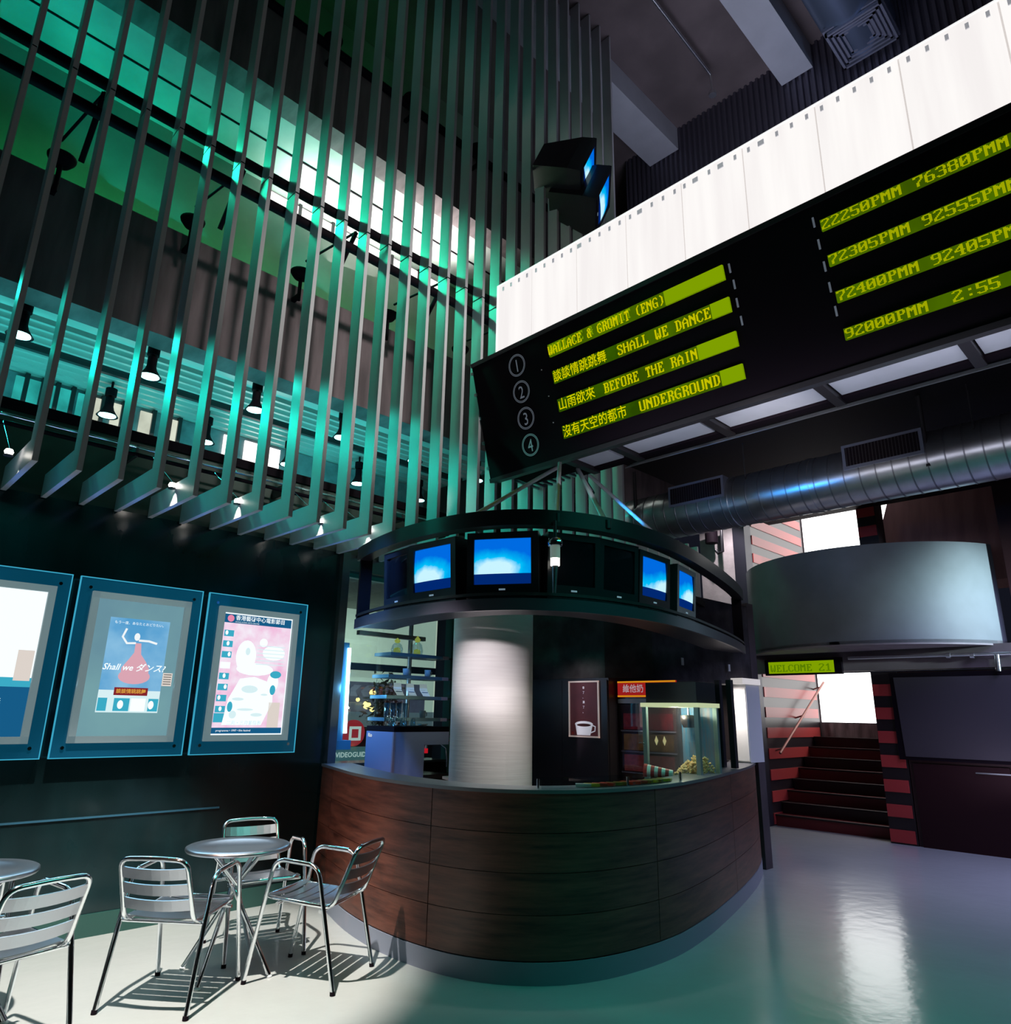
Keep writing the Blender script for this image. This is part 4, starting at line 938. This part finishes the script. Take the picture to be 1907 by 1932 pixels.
def orect(name, x0, y0, x1, y1, m, parent, dy=0, yy=YO):
    a = at(x0, y0, 'y', yy - dy); b = at(x1, y1, 'y', yy - dy)
    return obj(name, MB().box((a.x, yy - dy, b.z), (b.x, yy - dy + .05, a.z)), m, parent)
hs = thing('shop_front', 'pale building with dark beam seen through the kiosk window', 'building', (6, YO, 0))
obj('pale_wall', MB().box((4.5, YO, 1.5), (8.5, YO + .1, 2.95)), mat('cream_render', (.55, .60, .50), .7, n=.15, emit=(.42, .55, .44), estr=.75), hs)  # outdoor light on the render is put in as its own glow
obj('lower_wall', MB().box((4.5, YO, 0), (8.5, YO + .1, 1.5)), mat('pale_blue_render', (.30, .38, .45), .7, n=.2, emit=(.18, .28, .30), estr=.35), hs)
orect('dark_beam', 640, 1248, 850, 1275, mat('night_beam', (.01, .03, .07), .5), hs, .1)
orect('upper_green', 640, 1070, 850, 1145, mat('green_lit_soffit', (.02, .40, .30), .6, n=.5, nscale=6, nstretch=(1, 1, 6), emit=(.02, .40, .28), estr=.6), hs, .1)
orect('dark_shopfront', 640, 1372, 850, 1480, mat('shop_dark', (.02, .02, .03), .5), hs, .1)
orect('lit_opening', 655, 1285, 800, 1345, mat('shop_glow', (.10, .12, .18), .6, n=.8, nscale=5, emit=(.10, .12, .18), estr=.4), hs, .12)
for (px, py, r) in ((692, 1330, .06), (702, 1338, .04), (703, 1307, .05), (675, 1320, .03), (737, 1338, .02)):
    q = at(px, py, 'y', YO - .3); obj('shop_lamp', MB().lathe([(0, -r), (r * .7, -r * .7), (r, 0), (r * .7, r * .7), (0, r)], q, 12), emi('shop_warm', (1, .75, .25), 2.2), hs)
tr = thing('potted_tree', 'small dark leafy tree outside the kiosk window', 'tree', tuple(at(725, 1370, 'y', 8.0)))
q = at(724, 1335, 'y', 8.0); lf = MB(); random.seed(11)
for k in range(600):
    d = Vector((random.gauss(0, .10), random.gauss(0, .10), random.gauss(0, .18))); c_ = q + d; u = Vector((random.uniform(-1, 1), random.uniform(-1, 1), random.uniform(-1, 1))).normalized() * .05; w = u.orthogonal().normalized() * .02
    lf.add([c_ - u, c_ + w, c_ + u, c_ - w], [(0, 1, 2, 3)])
o = obj('foliage', lf, mat('dark_leaf', (.03, .035, .02), .6), tr)
obj('trunk', MB().cyl((q.x, q.y, .0), (q.x, q.y, q.z), .02, 8), mat('bark', (.05, .03, .02), .8), tr)
q = at(668, 1383, 'y', 7.5)
sg = thing('round_sign', 'round red sign with pale letter shape outside the kiosk window', 'sign', tuple(q))
n = 28; dsc = MB(); dsc.cyl((q.x, 7.5, q.z), (q.x, 7.54, q.z), .15, 28); obj('stand', MB().cyl((q.x, 7.56, 0), (q.x, 7.56, q.z), .02, 8), BLACK, sg); obj('disc', dsc, emi('sign_red', (.42, .03, .04), .7), sg)
SW = emi('sign_pale', (.60, .75, .68), .8)
lt = MB()
for (a, b, c_, d_) in ((-.07, .045, .09, .075), (-.07, -.085, .09, -.055), (.06, -.085, .09, .075), (-.07, -.085, -.04, .075)): lt.box((q.x + a, 7.49, q.z + b), (q.x + c_, 7.50, q.z + d_))
obj('letter_shape', lt, SW, sg)
ls = thing('window_lettering', 'pale lettered strip low in the kiosk window', 'sign', tuple(at(665, 1430, 'y', 7.2)))
a = at(630, 1410, 'y', 7.2); b = at(700, 1445, 'y', 7.2)
obj('low_wall', MB().box((a.x, 7.23, 0), (b.x, 7.3, b.z + .1)), BLACK, ls); obj('strip', MB().box((a.x, 7.2, b.z), (b.x, 7.22, a.z)), mat('strip_teal', (.12, .22, .24), .5, emit=(.08, .20, .20), estr=.5), ls)
text('lettering', 'VIDEOGUIDE', .075, frame_mat((a.x + .02, 7.19, (a.z * 1.2 + b.z * .8) / 2), (1, 0, 0), (0, 0, 1), (0, -1, 0)), SW, ls, bold=.001)
area((5.4, 8.2, 2.8), (5.4, 8.9, 1.8), 6, (.8, 1, .85), 1.5, .3)
# ================================================================== POSTER LIGHTBOXES
EDGE = emi('edge_lit_acrylic', (.05, .42, .62), .9)
ACR = mat('blue_acrylic', (.005, .05, .10), .08, emit=(.002, .07, .13), estr=.5)
def XY(x0): return lambda a, b, off=0: (x0 + a, 5.70 - off, 1.155 + b)
def lightbox(x0, label, kind):
    t = thing('poster_case', label, 'poster case', (x0 + .44, 5.8, 1.15))
    W_, H_ = .88, 1.245; f = XY(x0)
    obj('acrylic_sheet', MB().box(f(0, 0, 0), (x0 + W_, 5.715, 1.155 + H_)), ACR, t)
    e = MB()
    for a, b, c_, d_ in ((0, 0, W_, .006), (0, H_ - .006, W_, H_), (0, 0, .006, H_), (W_ - .006, 0, W_, H_)): e.box((x0 + a, 5.693, 1.155 + b), (x0 + c_, 5.716, 1.155 + d_))
    obj('lit_edge', e, EDGE, t)
    for a in (.07, .81):
        for b in (.07, 1.17): obj('bolt', MB().cyl((x0 + a, 5.80, 1.155 + b), (x0 + a, 5.685, 1.155 + b), .012, 12), CHROME, t)
    g = MB(); bx0, bx1, bz0, bz1 = .09, .79, .10, 1.145; w = .045
    for a, b, c_, d_ in ((bx0, bz0, bx1, bz0 + w), (bx0, bz1 - w, bx1, bz1), (bx0, bz0, bx0 + w, bz1), (bx1 - w, bz0, bx1, bz1)): g.box((x0 + a, 5.665, 1.155 + b), (x0 + c_, 5.70, 1.155 + d_))
    obj('mount_border', g, mat('grey_mount', (.09, .11, .12), .6, emit=(.15, .22, .24), estr=.75), t)  # emission gives the mount an even glow that no lamp makes
    return t
def rct(t, nm, x0, a, b, c_, d_, m, off): return obj(nm, MB().box((x0 + a, 5.70 - off, 1.155 + b), (x0 + c_, 5.70 - off + .001, 1.155 + d_)), m, t)
def ell(t, nm, x0, a, b, ra, rb, m, off, n=20):
    return obj(nm, MB().poly([(x0 + a + ra * math.cos(2 * math.pi * k / n), 5.70 - off, 1.155 + b + rb * math.sin(2 * math.pi * k / n)) for k in range(n)]), m, t)
def txt(t, s, size, x, z, m, off, **k): return text('lettering', s, size, frame_mat((x, 5.70 - off, z), (1, 0, 0), (0, 0, 1), (0, -1, 0)), m, t, **k)
PALE = emi('backlit_pale', (.72, .92, .95), .95); BRW = emi('backlit_white', (.88, .98, 1), 1.1)
BLU = emi('backlit_blue', (.10, .38, .70), .9, n=.5, nscale=3, col2=(.30, .60, .85)); DBLU = emi('backlit_deep_blue', (.01, .13, .30), .8)
PNK = emi('backlit_pink', (.88, .50, .72), 1.0, n=.3, nscale=6, col2=(.92, .86, .95)); TLG = emi('backlit_grey_teal', (.22, .44, .48), .8, n=.2, nscale=1.5, col2=(.17, .34, .42))
CYAN = emi('backlit_cyan', (.05, .45, .62), .9); CRM = emi('backlit_cream', (.80, .72, .66), .9); MAR = emi('backlit_maroon', (.28, .02, .03), .8); GLD = emi('backlit_gold', (.80, .40, .06), .9)
# case 1 (cut by the frame)
x0 = .43; t = lightbox(x0, 'leftmost poster case, pale sky poster cut by the picture edge', 1)
rct(t, 'poster_field', x0, .135, .145, .745, 1.10, BRW, .006); rct(t, 'poster_sea', x0, .135, .145, .745, .46, DBLU, .008); rct(t, 'poster_mist', x0, .135, .46, .745, .52, CYAN, .008)
rct(t, 'notice', x0, .64, .50, .735, .70, CRM, .012)
txt(t, '電影', .05, x0 + .5, 1.155 + .36, BRW, .010); txt(t, 'CINEMATHEQUE', .022, x0 + .45, 1.155 + .22, PALE, .010)
# case 2
x0 = 1.36; t = lightbox(x0, 'middle poster case, small blue dance poster on grey-teal board', 2)
rct(t, 'board', x0, .135, .145, .745, 1.10, TLG, .006)
p = rct(t, 'dance_poster', x0, .235, .305, .655, .975, BLU, .010)
rct(t, 'poster_floor', x0, .235, .305, .655, .46, PALE, .011)
txt(t, 'もう一度、あなたとおどりたい。', .024, x0 + .445, 1.155 + .94, BRW, .012, align='CENTER')
SK = emi('backlit_skin', (.88, .93, .95), 1.0); RD = emi('backlit_rose', (.78, .42, .50), .9)
obj('printed_dancer', MB().poly([(x0 + a, 5.688, 1.155 + b) for a, b in ((.43, .80), (.47, .80), (.48, .72), (.52, .67), (.55, .62), (.55, .55), (.36, .55), (.36, .62), (.40, .68), (.43, .73))]), RD, t)
ell(t, 'printed_head', x0, .435, .845, .020, .028, SK, .0125)
obj('printed_arms', MB().tube([(x0 + .355, 5.688, 1.155 + .90), (x0 + .335, 5.688, 1.155 + .84), (x0 + .37, 5.688, 1.155 + .795), (x0 + .43, 5.688, 1.155 + .80)], .008, 5).tube([(x0 + .45, 5.688, 1.155 + .82), (x0 + .52, 5.688, 1.155 + .82), (x0 + .58, 5.688, 1.155 + .805)], .008, 5), SK, t)
ell(t, 'printed_skirt', x0, .455, .56, .11, .055, RD, .0122)
txt(t, 'Shall we ダンス?', .062, x0 + .445, 1.155 + .62, BRW, .016, align='CENTER', shear=.3, bold=.0008)
rct(t, 'red_band', x0, .335, .425, .565, .48, MAR, .013)
txt(t, '談談情跳跳舞', .034, x0 + .45, 1.155 + .452, GLD, .015, align='CENTER', bold=.0006)
for a, b, m in ((.24, .30, CYAN), (.345, .45, CYAN), (.46, .56, BRW), (.58, .65, CYAN)): rct(t, 'printed_photo', x0, a, .315, b, .405, m, .0125)
for a in (.39, .50, .60): ell(t, 'printed_face', x0, a, .36, .02, .03, BRW, .0135)
nt_ = rct(t, 'notice', x0, .655, .50, .725, .595, CRM, .014)
for k in range(5): rct(t, 'notice_line', x0, .662, .512 + k * .017, .718, .517 + k * .017, mat('ink', (.1, .1, .1), .6), .0155)
# case 3
x0 = 2.29; t = lightbox(x0, 'right poster case, bright pink festival poster with blue header', 3)
rct(t, 'poster_margin', x0, .135, .145, .745, 1.10, BRW, .006)
rct(t, 'poster_field', x0, .145, .155, .735, 1.09, PNK, .008)
rct(t, 'header', x0, .145, 1.02, .735, 1.09, DBLU, .010)
ell(t, 'header_mark', x0, .195, 1.055, .028, .028, emi('backlit_rose2', (.8, .25, .4), 1), .012)
txt(t, '香港藝術中心電影節目', .044, x0 + .235, 1.155 + 1.062, BRW, .012, bold=.0003)
txt(t, 'HONG KONG ARTS CENTRE', .016, x0 + .235, 1.155 + 1.03, PALE, .012)
for k in range(8):
    z = .96 - k * .085; rct(t, 'printed_photo', x0, .155, z - .05, .235, z, CYAN if k != 3 else BRW, .010)
    ell(t, 'printed_face', x0, .175 + .02 * (k % 3), z - .022, .012, .018, BRW, .012)
ell(t, 'printed_figure', x0, .36, .76, .085, .13, BRW, .010); ell(t, 'printed_figure', x0, .60, .80, .10, .06, BRW, .009); ell(t, 'printed_figure', x0, .45, .66, .16, .05, BRW, .009); ell(t, 'printed_figure', x0, .50, .88, .035, .035, BRW, .010)
obj('printed_body', MB().poly([(x0 + a, 5.688, 1.155 + b) for a, b in ((.22, .22), (.55, .22), (.63, .40), (.62, .55), (.45, .60), (.33, .58), (.25, .42))]), BRW, t)
ell(t, 'printed_face', x0, .615, .56, .05, .075, BRW, .013); ell(t, 'printed_hair', x0, .635, .625, .05, .03, CYAN, .0135); ell(t, 'printed_sleeve', x0, .42, .50, .07, .03, PALE, .0135)
rct(t, 'lower_note', x0, .60, .20, .70, .40, CRM, .012)
rct(t, 'footer', x0, .145, .155, .735, .20, DBLU, .010); rct(t, 'footer_block', x0, .15, .24, .24, .31, CYAN, .0105)
txt(t, 'programme • 1997 • film festival', .022, x0 + .18, 1.155 + .178, BRW, .012)
txt(t, '二月・三月節目表', .036, x0 + .26, 1.155 + .235, CYAN, .012, bold=.0005)
for a, b, ra, rb in ((.33, .42, .05, .012), (.40, .34, .07, .010), (.50, .30, .05, .014), (.30, .30, .03, .03), (.55, .46, .03, .008), (.37, .80, .02, .03)): ell(t, 'printed_fold', x0, a, b, ra, rb, PALE, .0138)
ell(t, 'printed_shadow', x0, .62, .50, .025, .04, CYAN, .0139); ell(t, 'printed_shadow', x0, .27, .36, .022, .04, CYAN, .0139)
for k in range(6): rct(t, 'text_line', x0, .45, .70 + k * .03, .70, .706 + k * .03, PALE, .010)
area((1.75, 5.60, 1.8), (1.75, 4.6, 1.2), 9, (.35, .75, 1), 2.2, 1.0)
# ================================================================== CAFE FURNITURE
def rounded(pts, r, n=5):
    P = [Vector(p) for p in pts]; out = [P[0]]
    for i in range(1, len(P) - 1):
        a = (P[i - 1] - P[i]); b = (P[i + 1] - P[i]); ra = min(r, a.length * .49, b.length * .49)
        p0 = P[i] + a.normalized() * ra; p1 = P[i] + b.normalized() * ra
        for k in range(n + 1):
            t = k / n; out.append((1 - t) ** 2 * p0 + 2 * t * (1 - t) * P[i] + t * t * p1)
    out.append(P[-1]); return out
def make_chair():
    t = thing('cafe_chair', '', 'chair', (0, 0, 0))
    for s in (-1, 1):
        sf = obj('side_frame', MB().tube(rounded([(.28, .245 * s, .012), (.155, .235 * s, .655), (-.13, .235 * s, .635), (-.28, .245 * s, .012)], .07), .0125, 10), CHROME, t)
        for x in (.28, -.28): obj('rubber_foot', MB().cyl((x, .245 * s, 0), (x * .993, .2448 * s, .02), .0145, 10), BLACK, sf)
        obj('arm_sleeve', MB().cyl((.10, .235 * s, .652), (-.08, .235 * s, .639), .0135, 10), CHROME, sf)
    hoop = [(.21, 0, .445), (.215, -.20, .445), (-.05, -.20, .425), (-.215, -.195, .415), (-.345, -.185, .735), (-.352, 0, .742), (-.345, .185, .735), (-.215, .195, .415), (-.05, .20, .425), (.215, .20, .445), (.21, 0, .445)]
    obj('back_frame', MB().tube(rounded(hoop, .055), .0125, 10), CHROME, t)
    obj('cross_bar', MB().cyl((.12, -.235, .42), (.12, .235, .42), .010, 8), CHROME, t); obj('cross_bar', MB().cyl((-.16, -.235, .40), (-.16, .235, .40), .010, 8), CHROME, t)
    def slat(c, du, dv, w, h, sag):
        # curved slat: w across y, h along dv, sag along du
        m = MB(); n = 8; vs = []
        for th in (0, .006):
            for i in range(n + 1):
                a = -1 + 2 * i / n; q = Vector(c) + Vector((0, a * w / 2, 0)) + Vector(du) * (sag * (1 - a * a) + th)
                vs += [q - Vector(dv) * h / 2, q + Vector(dv) * h / 2]
        k = 2 * (n + 1); fs = []
        for i in range(n):
            b = 2 * i; fs += [(b, b + 2, b + 3, b + 1), (k + b, k + b + 1, k + b + 3, k + b + 2), (b, k + b, k + b + 2, b + 2), (b + 1, b + 3, k + b + 3, k + b + 1)]
        fs += [(0, 1, k + 1, k), (2 * n, k + 2 * n, k + 2 * n + 1, 2 * n + 1)]
        return m.add(vs, fs, False)
    bd = (Vector((-.345, 0, .735)) - Vector((-.215, 0, .415))).normalized(); bn = Vector((-bd.z, 0, bd.x))
    for k in range(3):
        c = Vector((-.215, 0, .415)) + bd * (.105 + .086 * k)
        obj('back_slat', slat(c, bn, bd, .375, .060, .022), SLATM, t)
    for k in range(6):
        x = .185 - .068 * k; obj('seat_slat', slat((x, 0, .457 - .004 * k - (.006 if 0 < k < 5 else 0)), (0, 0, -1), (1, 0, .04), .40, .060, .012), SLATM, t)
    return seal(t)
chair0 = make_chair()
CH = [((0.95, 4.26), 106, 'shiny slatted aluminium armchair at the bottom left corner, seen from behind'),
      ((1.83, 4.37), 39, 'shiny slatted aluminium armchair seen from behind, in front of the nearer table'),
      ((2.55, 4.16), 120, 'slatted aluminium armchair standing right beside the curved wood counter'),
      ((2.52, 4.83), -101, 'slatted aluminium armchair behind the middle table, against the green wall'),
      ((0.86, 4.97), -95, 'bright aluminium armchair behind the table cut by the left picture edge')]
for i, ((x, y), a, lab) in enumerate(CH):
    if i == 0: chair0.location = (x, y, 0); chair0.rotation_euler = (0, 0, math.radians(a)); chair0['label'] = lab; chair0['group'] = 'aluminium cafe chairs'
    else: dup(chair0, (x, y, 0), math.radians(a), lab, 'aluminium cafe chairs')
def make_table():
    t = thing('cafe_table', '', 'table', (0, 0, 0))
    obj('table_top', MB().lathe([(0, .692), (.20, .692), (.205, .695), (.296, .695), (.306, .690), (.308, .678), (.302, .670), (.0, .672)], (0, 0, 0), 48), SLATM, t)
    obj('hub', MB().cyl((0, 0, .44), (0, 0, .50), .028, 14), CHROME, t)
    for k in range(4):
        a = math.radians(20 + 90 * k); b = a + math.pi + .25
        top = Vector((.20 * math.cos(a), .20 * math.sin(a), .675)); mid = Vector((.018 * math.cos(a + 1.7), .018 * math.sin(a + 1.7), .47)); bot = Vector((.28 * math.cos(b), .28 * math.sin(b), .012))
        l = obj('leg', MB().tube([top, top.lerp(mid, .9), mid, mid.lerp(bot, .1), bot], .0125, 10), CHROME, t)
        obj('glide', MB().lathe([(.0, 0), (.018, 0), (.018, .008), (.008, .014), (0, .014)], (bot.x, bot.y, 0), 12), WHITE, l)
    return seal(t)
t0 = make_table(); t0.location = (2.20, 4.52, 0); t0['label'] = 'round aluminium cafe table in the middle of the bright floor patch'; t0['group'] = 'aluminium cafe tables'
dup(t0, (.86, 4.68, 0), .5, 'round aluminium cafe table cut by the left picture edge', 'aluminium cafe tables')
# ================================================================== RIGHT SIDE
ps = thing('projection_screen', 'grey glowing screen panel on the dark wall right of the stairs', 'screen', (10.3, 2.5, 1.05))
obj('frame', MB().box((XP - .05, .9, 1.02), (XP - .012, 3.22, 2.10)), BLACK, ps)
obj('screen_surface', MB().prism([(XP - .058, 3.17, 2.04), (XP - .058, 3.14, 1.06), (XP - .058, .9, 1.06), (XP - .058, .9, 2.04)], (.006, 0, 0)), mat('grey_screen', (.045, .038, .048), .5), ps)
area((9.9, 1.9, .75), (10.4, 2.3, 1.25), 2.0, (.8, .75, 1), 1.2, .1)
dd = thing('door_1', 'dark red double door under the grey screen', 'door', (10.38, 2.2, 0), kind='structure')
for y0 in (1.0, 2.05): obj('leaf', MB().box((XP - .03, y0, .0), (XP, y0 + 1.03, .98)), DKRED, dd)
obj('door_edge', MB().box((XP - .04, 1.0, .90), (XP - .03, 2.4, .915)), SLATM, dd)
wb = thing('led_sign', 'small green scrolling message sign on the beam over the stairs', 'sign', (10.3, 4.4, 2.2))
a = at(1450, 1250, 'x', 10.30); b = at(1575, 1268, 'x', 10.30)
obj('case', MB().box((10.29, b.y - .1, b.z - .025), (10.35, a.y + .06, a.z + .035)), BLACK, wb)
obj('field', MB().box((10.284, b.y, b.z), (10.29, a.y, a.z)), LEDBRT, wb)
obj('lettering', ledtext('WELCOME 21', frame_mat((10.281, a.y - .03, b.z + .02), (0, -1, 0), (0, 0, 1), (-1, 0, 0)), .088, .10), emi('led_dark_dots', (.10, .24, .0), .7), wb)
sl2 = thing('wall_spotlight', 'black track spotlight in front of the white plaster', 'lamp', (10.0, 5.3, 4.2))
obj('housing', MB().cyl((10.1, 5.52, 4.18), (10.1, 5.52, 4.42), .10, 16), BLACK, sl2); obj('arm', MB().tube([(10.1, 5.34, 4.45), (10.1, 5.34, 4.02), (10.1, 5.42, 4.0), (10.1, 5.46, 4.06)], .025, 8), BLACKG, sl2)
spot((9.6, 5.0, 4.6), (10.4, 5.6, 3.7), 90, (1, .92, .95), 80, .8, .02)
